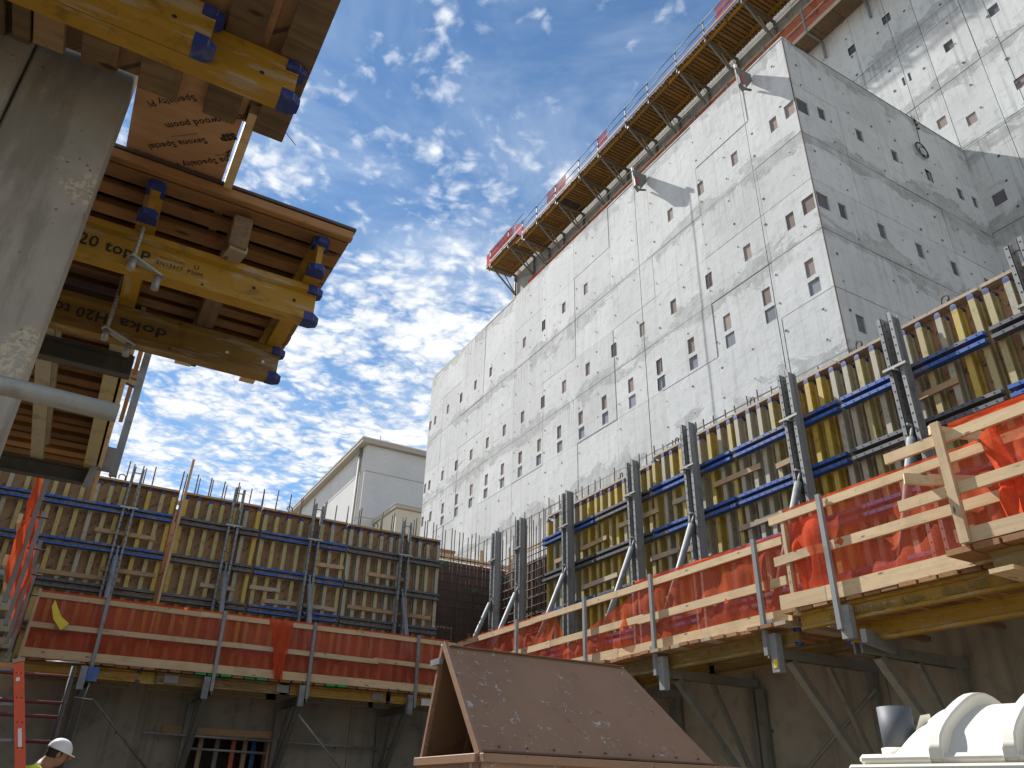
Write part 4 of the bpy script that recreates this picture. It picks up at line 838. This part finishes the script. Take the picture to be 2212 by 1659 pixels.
while y < 4.0: blk('plank', (7.06, y, 3.73), (8.0, y + .24, 3.785), 'plank', r3); y += .27
h20('support_beam', (7.25, 1, 3.625), (7.25, 3.9, 3.625), r3, (0, 0, 1), 'beam_dark', caps=())
for k, y in enumerate((3.62, 3.3)): blk('block', (7.02, y, 3.48), (7.5, y + .22, 3.52), 'lumber', r3)
net((7.14, 1.0), (7.14, 3.55), 3.9, 5.0, (1, 0, 0), r3, 'net', .06, seed=31); net((7.10, 3.45), (7.32, 3.75), 3.9, 4.86, (-1, 0, 0), r3, 'net_b', .14, seed=33, name='bunched_net')
net((7.14, 1.0), (7.10, 3.9), 4.92, 5.0, (-1, 0, 0), r3, 'net_b', .03, seed=35, name='net_hem')
# diagonal bracing tubes under right platform
db = thing('bracing_frame', (8.8, 8, 2), 'crossing tubes that brace the wall brackets under the right platform', 'bracing')
for p0, p1 in (((9.3, 8.9, 1.6), (9.3, 6.9, 3.0)), ((9.3, 9.3, 1.95), (9.3, 6.6, 1.98)), ((9.3, 4.2, 3.0), (9.3, 6.6, 1.8))): tube('brace_tube', p0, p1, .028, 'steel_mid', db, 8)
for y in (9.0, 11.0, 13.1): bar('waling', (9.42, y, .3), (9.42, y, 3.2), .1, .1, 'steel_mid', db, up=(1, 0, 0))

# ------------------------------------------------------------------ left side platform seen edge-on
sp = thing('work_platform', (-1.4, 12, 3.5), 'side platform seen edge on at the left with upright orange net', 'work platform')
rr = random.Random(21)
for k, y in enumerate((9.9, 11.4, 12.9, 14.4)):
    bar('guard_post', (-.58, y, 3.35), (-.56, y, 4.78), .05, .06, 'galv', sp, up=(0, 1, 0)); bar('joist', (-2.4, y + .5, 3.42), (-.55, y + .5, 3.42), .08, .14, 'beam_old', sp); bar('bracket_strut', (-.8, y + .1, 3.3), (-2.4, y + .1, 1.8), .09, .1, 'steel_dark', sp)
    tube('net_hook', (-.62, y, 4.3), (-.42, y, 4.3), .012, 'steel_dark', sp, 5)
y = 8.8
while y < 15.8: blk('plank', (-2.4, y, 3.5), (-.72 + rr.uniform(-.12, .14), y + .21, 3.55), 'old_plank' if rr.random() < .5 else 'galv', sp); y += .24 + (.15 if rr.random() < .4 else 0)
for z_ in (4.66, 4.12, 3.68): bar('guard_rail', (-.66, 9.4, z_), (-.66, 15.9, z_), .04, .1, 'lumber', sp)
net((-.62, 9.3), (-.62, 15.9), 3.55, 4.80, (-1, 0, 0), sp, 'net_b', .07, seed=3)
for x in (-2.2, -1.2): h20('support_beam', (x, 8.8, 3.24), (x, 15.6, 3.24), sp, (0, 0, 1), 'beam_old', caps=())
sw = thing('side_wall', (-2.6, 12, .2), 'dark concrete wall below the side platform at the left edge', 'wall')
for k in range(4): blk('wall_panel', (-2.9, 7.5 + k * 2.6, .2), (-2.6, 7.5 + (k + 1) * 2.6 - .012, 3.4), 'conc_low', sw)
form = thing('formwork_panel', (-2.5, 12, 3.6), 'side formwork panel rising at the left edge behind the concrete pier', 'formwork panel', 'formwork panels of the left wall')
blk('plywood', (-2.42, 7.5, 3.6), (-2.40, 17.4, 7.3), 'ply', form)
for k in range(12): h20('beam', (-2.29, 8 + k * .75, 3.62), (-2.29, 8 + k * .75, 7.2), form, (1, 0, 0), 'beam_old', caps=(1,))
# ladder
ld = thing('ladder', (.4, 9.0, .2), 'orange fibreglass ladder leaning at the lower left', 'ladder')
def lq(z_, o_=0, y_=9.0): return (-.255 + (2.66 - z_) * .30 + o_, y_, z_)
bar('stile', lq(.2), lq(2.66), .085, .03, 'red_steel', ld, up=(0, 1, 0)); bar('stile', lq(.2, -.36, 9.22), lq(3.3, -.36, 9.22), .085, .03, 'red_steel', ld, up=(0, 1, 0))
bar('stile_top', lq(2.665), lq(2.70), .10, .04, 'lumber_w', ld, up=(0, 1, 0))
for k in range(8): tube('rung', lq(.5 + k * .3, -.36, 9.22), lq(.5 + k * .3), .014, 'galv', ld, 8)
a = Acc()
for k in range(8):
    for s_ in (-.02, .02): a.disc(lq(1.1 + k * .21, s_, 8.984), (0, -1, 0), .007, 6)
a.obj('rivet_hole', 'hole', ld, kind='stuff')
bar('label_plate', lq(1.95, 0, 8.983), lq(2.10, 0, 8.983), .03, .002, 'tag_white', ld, up=(0, 1, 0)); bar('label_plate', lq(2.5, -.01, 8.983), lq(2.53, -.01, 8.983), .03, .002, 'tag_white', ld, up=(0, 1, 0))
# scaffold stair frame behind it
sf = thing('scaffold_frame', (-.2, 12.5, .2), 'dark red scaffold tubes standing in the shade behind the ladder', 'scaffold')
for k, z_ in enumerate((1.75, 2.15, 2.45, 2.62, 2.95)): tube('ledger', (-1.4, 12.6, z_), (.34, 12.6, z_ + .01), .022, 'red_dark', sf, 8)
for x in (-1.4, .30): tube('standard', (x, 12.6, .2), (x, 12.6, 3.1), .035, 'steel_dark', sf, 8)
tube('ledger', (-.05, 12.5, 3.12), (.35, 12.5, 3.14), .012, 'galv_b', sf, 6)
cl = thing('screw_clamp', (.62, 15.2, 3.1), 'galvanised screw jack hanging under the left platform beam', 'clamp')
tube('screw', (.62, 15.2, 2.95), (.66, 15.2, 3.22), .016, 'galv_b', cl, 6); tube('handle', (.48, 15.2, 2.95), (.76, 15.2, 2.93), .012, 'galv_b', cl, 6); blk('head', (.58, 15.12, 3.2), (.74, 15.28, 3.42), 'blue', cl)

# ------------------------------------------------------------------ near overhead platforms (left)
cp = thing('concrete_pier', (-1, 2.8, .2), 'near rough concrete pier filling the left edge of the picture', 'pier')
blk('pier_face', (-.66, 2.72, .2), (-.31, 2.87, 4.6), 'conc_near', cp, .008); blk('pier_face', (-1.8, 2.70, .2), (-.667, 2.87, 4.6), 'conc_near', cp, .008)
blk('pier_core', (-1.75, 2.865, .2), (-.40, 3.2, 4.12), 'conc_near', cp)
pipe = tube('steel_pipe', (-1.6, 2.2, 2.56), (-.012, 2.2, 2.515), .0255, 'galv_b', None, 20, label='galvanised steel tube crossing in front of the concrete pier', category='pipe')
up2 = thing('overhead_platform', (0, 2.2, 4), 'overhead platform at the top left with two bright yellow beams and dark planks', 'work platform')
ZT = 3.93
h20('support_beam', (-2.6, 2.193, ZT + .1), (-.07, 2.193, ZT + .1), up2, (0, 0, 1), 'beam_near', caps=(1,))
h20('support_beam', (-2.4, 2.276, ZT + .1), (.26, 2.276, ZT + .1), up2, (0, 0, 1), 'beam_near', caps=(1,))
bh = Acc()
for x, y_ in ((-.20, 2.1785), (-.56, 2.1785), (.13, 2.2615)): bh.disc((x, y_, ZT + .1), (0, -1, 0), .0095, 10)
bh.obj('beam_hole', 'hole', up2)
for x0, x1, y1, m_ in ((-.735, -.675, 2.7, 'old_plank'), (-.665, -.56, 2.68, 'batten'), (-.50, -.37, 2.68, 'old_plank'), (-.29, -.14, 2.70, 'old_plank'), (-.035, .10, 2.70, 'old_plank'), (.175, .305, 2.695, 'old_plank'), (-.86, -.76, 2.7, 'old_plank')):
    blk('cross_plank', (x0, .9, 4.135), (x1, y1, 4.172), m_, up2, .003)
blk('plywood_sheet', (-.295, .9, 4.176), (.127, 3.75, 4.195), 'ply_new', up2)
blk('plywood_sheet', (.10, .9, 4.197), (.30, 2.72, 4.212), 'ply', up2); blk('plywood_sheet', (-1.9, .9, 4.197), (-.28, 2.70, 4.212), 'ply', up2)
blk('edge_lumber', (.14, 2.60, 4.14), (.178, 3.75, 4.23), 'lumber', up2)
for tx, sz_, x, y_, bo in (('Specialty Pl', .046, -.080, 2.66, .0006), ('Specialty Plywood poom', .048, .225, 2.575, .001), ('SSP', .050, .112, 2.79, .0035), ('Savona Special', .046, .006, 2.885, .001), ('www.pourform.com', .015, -.03, 2.872, 0), ('na Specialty Ply', .046, .118, 2.955, .001), ('rform.com', .015, .118, 2.925, 0)):
    lettering(tx, sz_, (x, y_, 4.1745), (-.777, .629, 0), (.629, .777, 0), up2, 'ink', bo)
a_ = (.125, 2.86)
mesh_obj('stencil_mark', [Vector((x, y_, 4.1744)) - WM[up2].translation for x, y_ in ((.124, 2.89), (.10, 2.93), (.118, 2.925), (.105, 2.96), (.124, 2.945))], [[0, 1, 2], [2, 3, 4]], 'ink', up2, Matrix.Translation(WM[up2].translation))
tube('nail', (.305, 2.64, 4.15), (.36, 2.66, 4.12), .002, 'galv', up2, 6)

dk = thing('overhead_platform', (.2, 3.7, 3.7), 'lower near platform with stencilled yellow beams, plank soffit and blue capped joists', 'work platform')
Z1 = 3.687
b1 = h20('support_beam', (-1.9, 3.36, Z1 + .1), (.705, 3.36, Z1 + .1), dk, (0, 0, 1), 'beam_near', caps=(1,))
b2 = h20('support_beam', (-1.9, 4.07, Z1 + .1), (.705, 4.07, Z1 + .1), dk, (0, 0, 1), 'beam_near', caps=(1,))
bh = Acc()
for x in (.60, .40): bh.disc((x, 3.344, Z1 + .1), (0, -1, 0), .009, 10)
bh.obj('beam_hole', 'hole', dk)
bh = Acc()
for x in (.62, .42): bh.disc((x, 4.054, Z1 + .1), (0, -1, 0), .009, 10)
bh.obj('drilled_hole', 'tag_white', dk)
lettering('H20 top P', .084, (-.435, 3.3435, Z1 + .062), (1, 0, 0), (0, 0, 1), dk, 'ink', .0015, .98)
lettering('MADE IN AUSTRIA', .013, (-.035, 3.3435, Z1 + .110), (1, 0, 0), (0, 0, 1), dk, 'ink'); lettering('EN13377  P20M', .030, (-.045, 3.3435, Z1 + .072), (1, 0, 0), (0, 0, 1), dk, 'ink')
lettering('U', .036, (.115, 3.3435, Z1 + .104), (1, 0, 0), (0, 0, 1), dk, 'ink')
lettering('doka', .085, (.10, 4.0535, Z1 + .135), (-1, 0, 0), (0, 0, -1), dk, 'ink', .0015, 1.4); lettering('H20 top', .085, (-.195, 4.0535, Z1 + .135), (-1, 0, 0), (0, 0, -1), dk, 'ink', .0015)
for i in range(3):
    tri = [(.16 + i * .001, 0, 0), (.18, 0, 0), (.17, 0, .018)]
    yy, zz, xx = ((3.3195, Z1 + .012, .16), (4.0295, Z1 + .012, .12), (4.0295, Z1 + .175, .14))[i]
    mesh_obj('stencil_mark', [Vector((xx, yy, zz)) - WM[dk].translation, Vector((xx + .018, yy, zz)) - WM[dk].translation, Vector((xx + .009, yy, zz + .016)) - WM[dk].translation], [[0, 1, 2]], 'ink', dk, Matrix.Translation(WM[dk].translation))
for x, m_, hh in ((-.13, 'beam_near', 1), (.27, 'old_plank', 0), (.655, 'beam_near', 1)):
    if hh: h20('joist', (x, 3.20, 3.99), (x, 4.5, 3.99), dk, (0, 0, 1), m_, caps=(0,))
    else: bar('joist', (x, 3.20, 3.985), (x, 4.55, 3.985), .09, .18, m_, dk, bev=.006); bar('packer', (x + .01, 3.22, 3.90), (x - .01, 3.34, 3.90), .085, .04, 'lumber_w', dk)
rr = random.Random(4); y = 3.175; k = 0
while y < 4.60:
    wd = rr.choice((.155, .165, .15)); blk('deck_plank', (-1.9, y, 4.095 + (k % 2) * .008), (.785 + rr.uniform(-.006, .006), min(y + wd - .062, 4.62), 4.135), 'plank', dk, .003); y += wd; k += 1
blk('deck_edge', (-1.9, 3.125, 4.10), (.79, 3.165, 4.15), 'plank', dk, .004); blk('deck_top', (-1.9, 3.12, 4.155), (.80, 4.62, 4.17), 'ply_dark', dk)
for x, y_, z_ in ((-.115, 3.33, 3.72), (-.16, 4.02, 3.70)):
    tube('tie_rod', (x - .02, y_ - .05, z_ + .33), (x - .02, y_ - .05, z_ - .03), .0085, 'galv_b', dk, 8)
    for k in range(14): tube('rod_thread', (x - .02, y_ - .05, z_ + .05 + k * .02), (x - .02, y_ - .05, z_ + .056 + k * .02), .0115, 'galv_b', dk, 8)
    bar('clamp_plate', (x - .04, y_ - .06, z_ - .005), (x + .12, y_ + .02, z_ - .03), .045, .012, 'galv_b', dk, bev=.003)
    tube('clamp_nut', (x - .02, y_ - .05, z_ - .07), (x - .02, y_ - .05, z_ - .012), .019, 'galv_b', dk, 6); tube('clamp_nut', (x + .095, y_ + .01, z_ - .10), (x + .095, y_ + .01, z_ - .035), .019, 'galv_b', dk, 6)
for x, y_ in ((.235, 4.48), (.62, 4.5)): blk('packer', (x - .045, y_ - .06, 3.88), (x + .045, y_ + .05, 3.93), 'lumber', dk)

ds = thing('overhead_platform', (-.4, 5.2, 3.6), 'farther overhead platform seen past the pier with steel channels and plank soffit', 'work platform')
for y_, x1, m_ in ((4.27, -.02, 'steel_dark'), (6.25, -.07, 'steel_dark')):
    ch = Acc(); mid = Vector(((-2.6 + x1) / 2, y_, 3.655)); Lc = x1 + 2.6
    ch.box(Matrix.Translation(mid + Vector((0, .03, 0))), Lc, .008, .12); ch.box(Matrix.Translation(mid + Vector((0, 0, .056))), Lc - .002, .06, .008); ch.box(Matrix.Translation(mid + Vector((0, 0, -.056))), Lc - .002, .06, .008)
    ch.obj('channel', m_, ds)
for x in (-1.5, -.98, -.46, -.115):
    h20('joist', (x, 4.15, 3.815), (x, 6.35, 3.815), ds, (0, 0, 1), 'beam_old', caps=())
rr = random.Random(14); y = 4.18; k = 0
while y < 6.95:
    wd = rr.choice((.17, .18, .16)); blk('deck_plank', (-2.6, y, 3.92 + (k % 2) * .01), (-.065, y + wd - .07, 3.965), 'plank', ds, .003); y += wd; k += 1
blk('edge_board', (-.06, 4.15, 3.72), (-.035, 7.05, 3.98), 'lumber', ds); blk('deck_top', (-2.6, 4.15, 3.975), (-.06, 7.05, 3.99), 'ply_dark', ds)
bar('guard_post', (.052, 6.26, 3.70), (.055, 6.20, 5.1), .055, .05, 'galv', ds, up=(0, 1, 0)); 
blk('fish_plate', (-.12, 6.19, 3.70), (.045, 6.20, 3.90), 'galv', ds, .004)
bar('channel_end', (-.10, 6.19, 3.56), (-.055, 6.19, 3.90), .05, .05, 'galv', ds, up=(0, 1, 0))
for x, z_ in ((-.075, 3.86), (-.085, 3.76)): tube('bolt', (x, 6.165, z_), (x, 6.19, z_), .02, 'galv_b', ds, 6)
bar('guard_rail', (.0, 4.4, 4.68), (.0, 7.5, 4.70), .035, .12, 'ply_new', ds); bar('guard_rail', (-.15, 6.42, 4.62), (.06, 6.42, 4.60), .04, .14, 'batten', ds); tube('rail_hook', (-.06, 6.3, 4.5), (.06, 6.3, 4.46), .008, 'rebar', ds, 6); tube('rail_hook', (-.06, 6.3, 4.75), (-.06, 6.3, 4.5), .008, 'rebar', ds, 6)

# ------------------------------------------------------------------ brown steel hopper
hp = thing('steel_hopper', (3.3, 5, .2), 'brown paint spattered steel hopper with a pitched lid open at its left end', 'hopper')
x0, x1 = 2.406, 4.30; yn, yr, yk, zb, zr = 4.60, 5.19, 5.43, 1.87, 2.57
def slab(name, pts, th, mat, par):
    pts = [Vector(p) for p in pts]; n = (pts[1] - pts[0]).cross(pts[2] - pts[0]).normalized() * th; m_ = len(pts); o_ = WM[par].translation
    V = [p - o_ for p in pts] + [p - n - o_ for p in pts]; F = [list(range(m_)), list(range(2 * m_ - 1, m_ - 1, -1))] + [[i, i + m_, (i + 1) % m_ + m_, (i + 1) % m_] for i in range(m_)]
    ob = mesh_obj(name, V, F, mat, par, Matrix.Translation(o_)); bm = bmesh.new(); bm.from_mesh(ob.data); bmesh.ops.recalc_face_normals(bm, faces=bm.faces); bm.to_mesh(ob.data); bm.free(); return ob
slab('lid_front', [(x0, yn, zb), (x1 + .0, yn, zb), (x1 - .34, yr, zr), (x0, yr, zr)], .02, 'bin', hp)
slab('lid_back', [(x0, yr, zr), (x1 - .34, yr, zr), (x1, yk + .1, zb), (x0, yk, zb)], .02, 'bin_in', hp)
slab('lid_end', [(x1 - .01, yn + .01, zb), (x1 - .01, yk + .08, zb), (x1 - .35, yr, zr - .01)], .02, 'bin', hp)
def strip(name, a, b_, w_, h_, mat='bin'): return bar(name, a, b_, w_, h_, mat, hp, bev=.003)
strip('gable_flange', (x0 - .012, yn - .01, zb - .02), (x0 - .012, yr, zr + .012), .03, .05)
strip('gable_flange', (x0 - .012, yk + .01, zb - .02), (x0 - .012, yr + .01, zr + .004), .03, .035)
slab('gable_lining', [(x0 + .75, yn + .2, zb), (x0 + .75, yk - .03, zb), (x0 + .75, yr, zr - .12)], .01, 'bin_in', hp)
for k in range(3): bar('stiffener', (x0 + .3 + .12 * k, yk - .03, zb), (x0 + .3 + .12 * k, yr + .02, zr - .05), .04, .03, 'bin_in', hp)
slab('tub_side', [(x0 - .02, yn - .06, .3), (x1 + .4, yn - .06, .3), (x1 + .4, yn - .06, zb - .05), (x0 - .02, yn - .06, zb - .05)], .02, 'bin', hp)
slab('tub_side', [(x0 - .03, yn - .03, .3), (x0 - .03, yn - .03, zb - .03), (x0 - .03, yk + .05, zb - .05), (x0 - .03, yk + .05, .3)], .02, 'bin', hp)
slab('tub_side', [(x0, yk + .08, .3), (x1 + .4, yk + .08, .3), (x1 + .4, yk + .08, zb - .05), (x0, yk + .08, zb - .05)], .02, 'bin_in', hp)
slab('tub_side', [(x1 + .4, yn, .3), (x1 + .4, yn, zb - .05), (x1 + .4, yk, zb - .05), (x1 + .4, yk, .3)], .02, 'bin', hp)
slab('tub_floor', [(x0, yn, .35), (x1 + .4, yn, .35), (x1 + .4, yk, .35), (x0, yk, .35)], .02, 'bin_in', hp)
strip('rim', (x0 - .03, yn - .065, zb - .035), (x1 + .4, yn - .065, zb - .035), .05, .05); strip('rim', (x0 - .04, yn - .03, zb - .035), (x0 - .04, yk + .06, zb - .035), .03, .05)
for k in range(9): tube('rivet', (x0 + .12 + k * .2, yn - .006, zb + .035), (x0 + .12 + k * .2, yn - .02, zb + .03), .008, 'bin_in', hp, 8)
strip('weld_seam', (x0 + .02, yr - .012, zr + .001), (x1 - .36, yr - .012, zr + .001), .022, .012, 'bin_in')
strip('bottom_flange', (x0, yn - .012, zb + .004), (x1, yn - .012, zb + .004), .035, .014, 'bin_in')
for x in (x0 + .3, x1): bar('skid', (x, yn - .1, .25), (x, yk + .1, .25), .12, .1, 'bin', hp)
blk('lifting_lug', (x0 - .06, yr - .03, zr - .13), (x0 - .03, yr + .12, zr - .09), 'galv', hp)

# ------------------------------------------------------------------ portable toilet roof (right bottom)
w_ax = Vector((.9645, .263, 0)); e_ax = Vector((.263, -.9645, 0)); base = Vector((2.517, 2.016, 0))      # far left corner of the roof lip
Wd, Dp = 1.30, 1.22                     # h across the vault, s along it
pt = thing('portable_toilet', base + w_ax * .65 + e_ax * .6 + Vector((0, 0, .2)), 'cream plastic portable toilet with ribbed domed roof and grey vent pipe', 'portable toilet')
mt = Matrix(((w_ax.x, -e_ax.x, 0, base.x), (w_ax.y, -e_ax.y, 0, base.y), (0, 0, 1, 0), (0, 0, 0, 1)))
def lb(name, lo, hi, mat, bev=.0):      # (h, s, z)
    lo = Vector(lo); hi = Vector(hi); d_ = hi - lo; c_ = (lo + hi) / 2; return link(name, boxmesh(d_.x, d_.y, d_.z, mat, bev), None, pt, mt @ Matrix.Translation((c_.x, -c_.y, c_.z)))
lb('cabin_wall', (.06, .06, .2), (Wd - .06, Dp - .06, 1.72), 'white_plastic', .01); lb('roof_lip', (-.012, -.012, 1.70), (Wd, Dp, 1.745), 'white_plastic', .008); lb('roof_base', (.012, .018, 1.745), (Wd - .012, Dp - .018, 1.778), 'white_plastic', .012)
lb('door', (.046, .2, .25), (.06, .95, 1.66), 'white_plastic')
PF = ((0, 1.765), (.008, 1.80), (.03, 1.833), (.07, 1.858), (.117, 1.881), (.185, 1.910), (.261, 1.938), (.34, 1.965), (.417, 1.988), (.49, 2.006), (.57, 2.018), (.65, 2.022))
def prof(h_):
    h_ = min(h_, Wd - h_)
    for (a, za), (b_, zb_) in zip(PF, PF[1:]):
        if h_ <= b_: return za + (zb_ - za) * max(0, h_ - a) / (b_ - a)
    return PF[-1][1]
def dome(h_, s_):
    k = max(0.0, min(1.0, (min(s_ - .10, Dp - .10 - s_)) / .10)); k = 1 - (1 - k) ** 2.2
    hh = max(0.0, min(h_ - .05, Wd - .05 - h_)); q = min(1.0, hh / .10); q = q ** .55
    return 1.772 + max(0, prof(h_) - .055 - 1.772 + .01) * k * q
V = []; F = []; N = 44
for i in range(N + 1):
    for j in range(N + 1):
        hh = .05 + (Wd - .10) * (1 - math.cos(math.pi * i / N)) / 2; ss = .10 + (Dp - .20) * (1 - math.cos(math.pi * j / N)) / 2; V.append((hh, -ss, dome(hh, ss)))
for i in range(N):
    for j in range(N): a = i * (N + 1) + j; F.append([a, a + 1, a + N + 2, a + N + 1])
mesh_obj('domed_roof', V, F, 'white_plastic', pt, mt, True)
def rib(sc, w_=.021):
    V = []; F = []; n = 90
    for i in range(n + 1):
        hh = .006 + (Wd - .012) * (1 - math.cos(math.pi * i / n)) / 2; zt = prof(hh)
        if i in (0, n): zt = 1.775
        for a_, zz in ((-w_, zt - .09 if 0 < i < n else 1.76), (-w_, zt - .008), (-w_ * .75, zt), (w_ * .75, zt), (w_, zt - .008), (w_, zt - .09 if 0 < i < n else 1.76)): V.append((hh, -(sc + a_), zz))
    for i in range(n):
        for j in range(5): q = i * 6 + j; F.append([q, q + 1, q + 7, q + 6])
    F.append([0, 1, 2, 3, 4, 5]); F.append([n * 6 + j for j in range(6)][::-1])
    mesh_obj('roof_rib', V, F, 'white_plastic', pt, mt)
for sc in (.28, .50, .72, .94): rib(sc)
mesh_obj('end_web', [(.30, -.08, 1.775), (.50, -.135, 1.775), (.46, -.135, 1.94), (.40, -.12, 1.93)], [[0, 1, 2, 3]], 'white_plastic', pt, mt)
pv = mt @ Vector((.27, -.075, 1.78)); tube('vent_pipe', pv, pv + Vector((.0, .0, .17)), .060, 'pipe_grey', pt, 28); tube('vent_collar', pv - Vector((0, 0, .01)), pv + Vector((0, 0, .03)), .068, 'white_plastic', pt, 28)

# ------------------------------------------------------------------ worker
pr = thing('person', (.2, 9.5, .2), 'person in a white hard hat and yellow hi-vis vest bending forward at the lower left', 'person')
def skinned(name, joints, edges, radii, mat, sub=2):
    me = bpy.data.meshes.new(name); o_ = WM[pr].translation
    me.from_pydata([Vector(j) - o_ for j in joints], edges, []); me.materials.append(M[mat])
    ob = bpy.data.objects.new(name, me); COL.objects.link(ob)
    md = ob.modifiers.new('s', 'SKIN'); 
    for i, r in enumerate(radii): me.skin_vertices[0].data[i].radius = r if isinstance(r, tuple) else (r, r)
    me.skin_vertices[0].data[0].use_root = True
    md.use_smooth_shade = True; sb = ob.modifiers.new('b', 'SUBSURF'); sb.levels = sub; sb.render_levels = sub
    dg = bpy.context.evaluated_depsgraph_get(); m2 = bpy.data.meshes.new_from_object(ob.evaluated_get(dg)); bpy.data.objects.remove(ob)
    m2.materials.clear(); m2.materials.append(M[mat]); return link(name, m2, None, pr, Matrix.Translation(o_))
X0, Y0 = .0, 9.5
J = [(X0, Y0, 1.12), (X0 + .07, Y0, 1.35), (X0 + .10, Y0, 1.72), (X0 + .20, Y0 - .02, 1.83), (X0 + .275, Y0 - .03, 1.88), (X0 + .30, Y0 - .03, 1.95),
     (X0 + .11, Y0 - .19, 1.72), (X0 + .16, Y0 - .25, 1.40), (X0 + .36, Y0 - .24, 1.14), (X0 + .11, Y0 + .19, 1.72), (X0 + .18, Y0 + .25, 1.40), (X0 + .38, Y0 + .22, 1.14),
     (X0 + .01, Y0 - .1, 1.05), (X0 + .06, Y0 - .12, .66), (X0 - .02, Y0 - .12, .28), (X0 + .12, Y0 - .13, .24), (X0 + .01, Y0 + .1, 1.05), (X0 + .0, Y0 + .12, .66), (X0 - .1, Y0 + .12, .28), (X0 + .04, Y0 + .13, .24)]
E_ = [(0, 1), (1, 2), (2, 3), (3, 4), (4, 5), (2, 6), (6, 7), (7, 8), (2, 9), (9, 10), (10, 11), (0, 12), (12, 13), (13, 14), (14, 15), (0, 16), (16, 17), (17, 18), (18, 19)]
Rr = [(.15, .13), (.15, .13), (.17, .12), .065, .085, .095, .07, .05, .036, .07, .05, .036, .09, .07, .05, .04, .09, .07, .05, .04]
skinned('body', J, E_, Rr, 'skin')
skinned('vest', [(X0 + .0, Y0, 1.10), (X0 + .07, Y0, 1.35), (X0 + .10, Y0, 1.73), (X0 + .11, Y0 - .20, 1.735), (X0 + .15, Y0 - .25, 1.52), (X0 + .11, Y0 + .20, 1.735), (X0 + .16, Y0 + .25, 1.52)], [(0, 1), (1, 2), (2, 3), (3, 4), (2, 5), (5, 6)], [(.17, .15), (.17, .15), (.20, .15), .115, .08, .115, .08], 'vest')
skinned('trousers', [(X0, Y0, 1.12), (X0 + .01, Y0 - .1, 1.0), (X0 + .06, Y0 - .12, .66), (X0 - .02, Y0 - .12, .30), (X0 + .01, Y0 + .1, 1.0), (X0, Y0 + .12, .66), (X0 - .1, Y0 + .12, .30)], [(0, 1), (1, 2), (2, 3), (0, 4), (4, 5), (5, 6)], [(.17, .14), .11, .085, .07, .11, .085, .07], 'jeans')
hc = Vector((X0 + .30, Y0 - .03, 1.92))
def ell(name, c0, r, mat, tilt=0, zmin=-2, sg=20):
    bm = bmesh.new(); bmesh.ops.create_uvsphere(bm, u_segments=sg, v_segments=sg // 2 + 2, radius=1)
    if zmin > -2: bmesh.ops.delete(bm, geom=[v_ for v_ in bm.verts if v_.co.z < zmin], context='VERTS')
    for f_ in bm.faces: f_.smooth = True
    me = bpy.data.meshes.new(name); bm.to_mesh(me); bm.free(); me.materials.append(M[mat])
    me.transform(Matrix.Diagonal((*r, 1))); return link(name, me, None, pr, Matrix.Translation(c0) @ Matrix.Rotation(tilt, 4, 'Y'))
ell('head', hc, (.090, .074, .118), 'skin', .35); ell('hair', hc + Vector((-.018, 0, .008)), (.092, .084, .11), 'hair', .35)
ell('nose', hc + Vector((.108, 0, -.03)), (.02, .012, .02), 'skin', .35, sg=8); ell('ear', hc + Vector((-.0, -.08, -.01)), (.02, .01, .03), 'skin', .35, sg=8)
ell('hard_hat', hc + Vector((.0, 0, .035)), (.118, .10, .108), 'hat', .35, -.05)
bm = bmesh.new(); bmesh.ops.create_cone(bm, cap_ends=True, segments=24, radius1=1, radius2=.97, depth=.012); me = bpy.data.meshes.new('brim'); bm.to_mesh(me); bm.free(); me.materials.append(M['hat']); me.transform(Matrix.Diagonal((.140, .108, 1, 1)))
link('hat_brim', me, None, pr, Matrix.Translation(hc + Vector((.022, 0, .025))) @ Matrix.Rotation(.35, 4, 'Y'))
for s_ in (-1, 1):      # hands with separate fingers
    wr = Vector((X0 + (.36 if s_ < 0 else .38), Y0 + (-.24 if s_ < 0 else .22), 1.14)); dr = Vector((.75, 0, -.66)).normalized(); sd = Vector((0, 1, 0)); up_ = dr.cross(sd)
    jn = [wr, wr + dr * .09]; ed = [(0, 1)]; ra = [(.026, .026), (.038, .018)]
    for k, ln in enumerate((.072, .082, .078, .06)):
        a = wr + dr * .095 + sd * (k - 1.5) * .019; b_ = a + dr * ln * .55 - up_ * .0; c_ = b_ + (dr + up_ * .7).normalized() * ln * .5; n = len(jn); jn += [a, b_, c_]; ed += [(1, n), (n, n + 1), (n + 1, n + 2)]; ra += [.0085, .008, .007]
    n = len(jn); jn += [wr + dr * .03 - sd * s_ * .03, wr + dr * .075 - sd * s_ * .05]; ed += [(0, n), (n, n + 1)]; ra += [.011, .009]
    skinned('hand', jn, ed, ra, 'skin', 1)

# ------------------------------------------------------------------ render settings
S.render.engine = 'CYCLES'; S.cycles.max_bounces = 6; S.cycles.transparent_max_bounces = 12
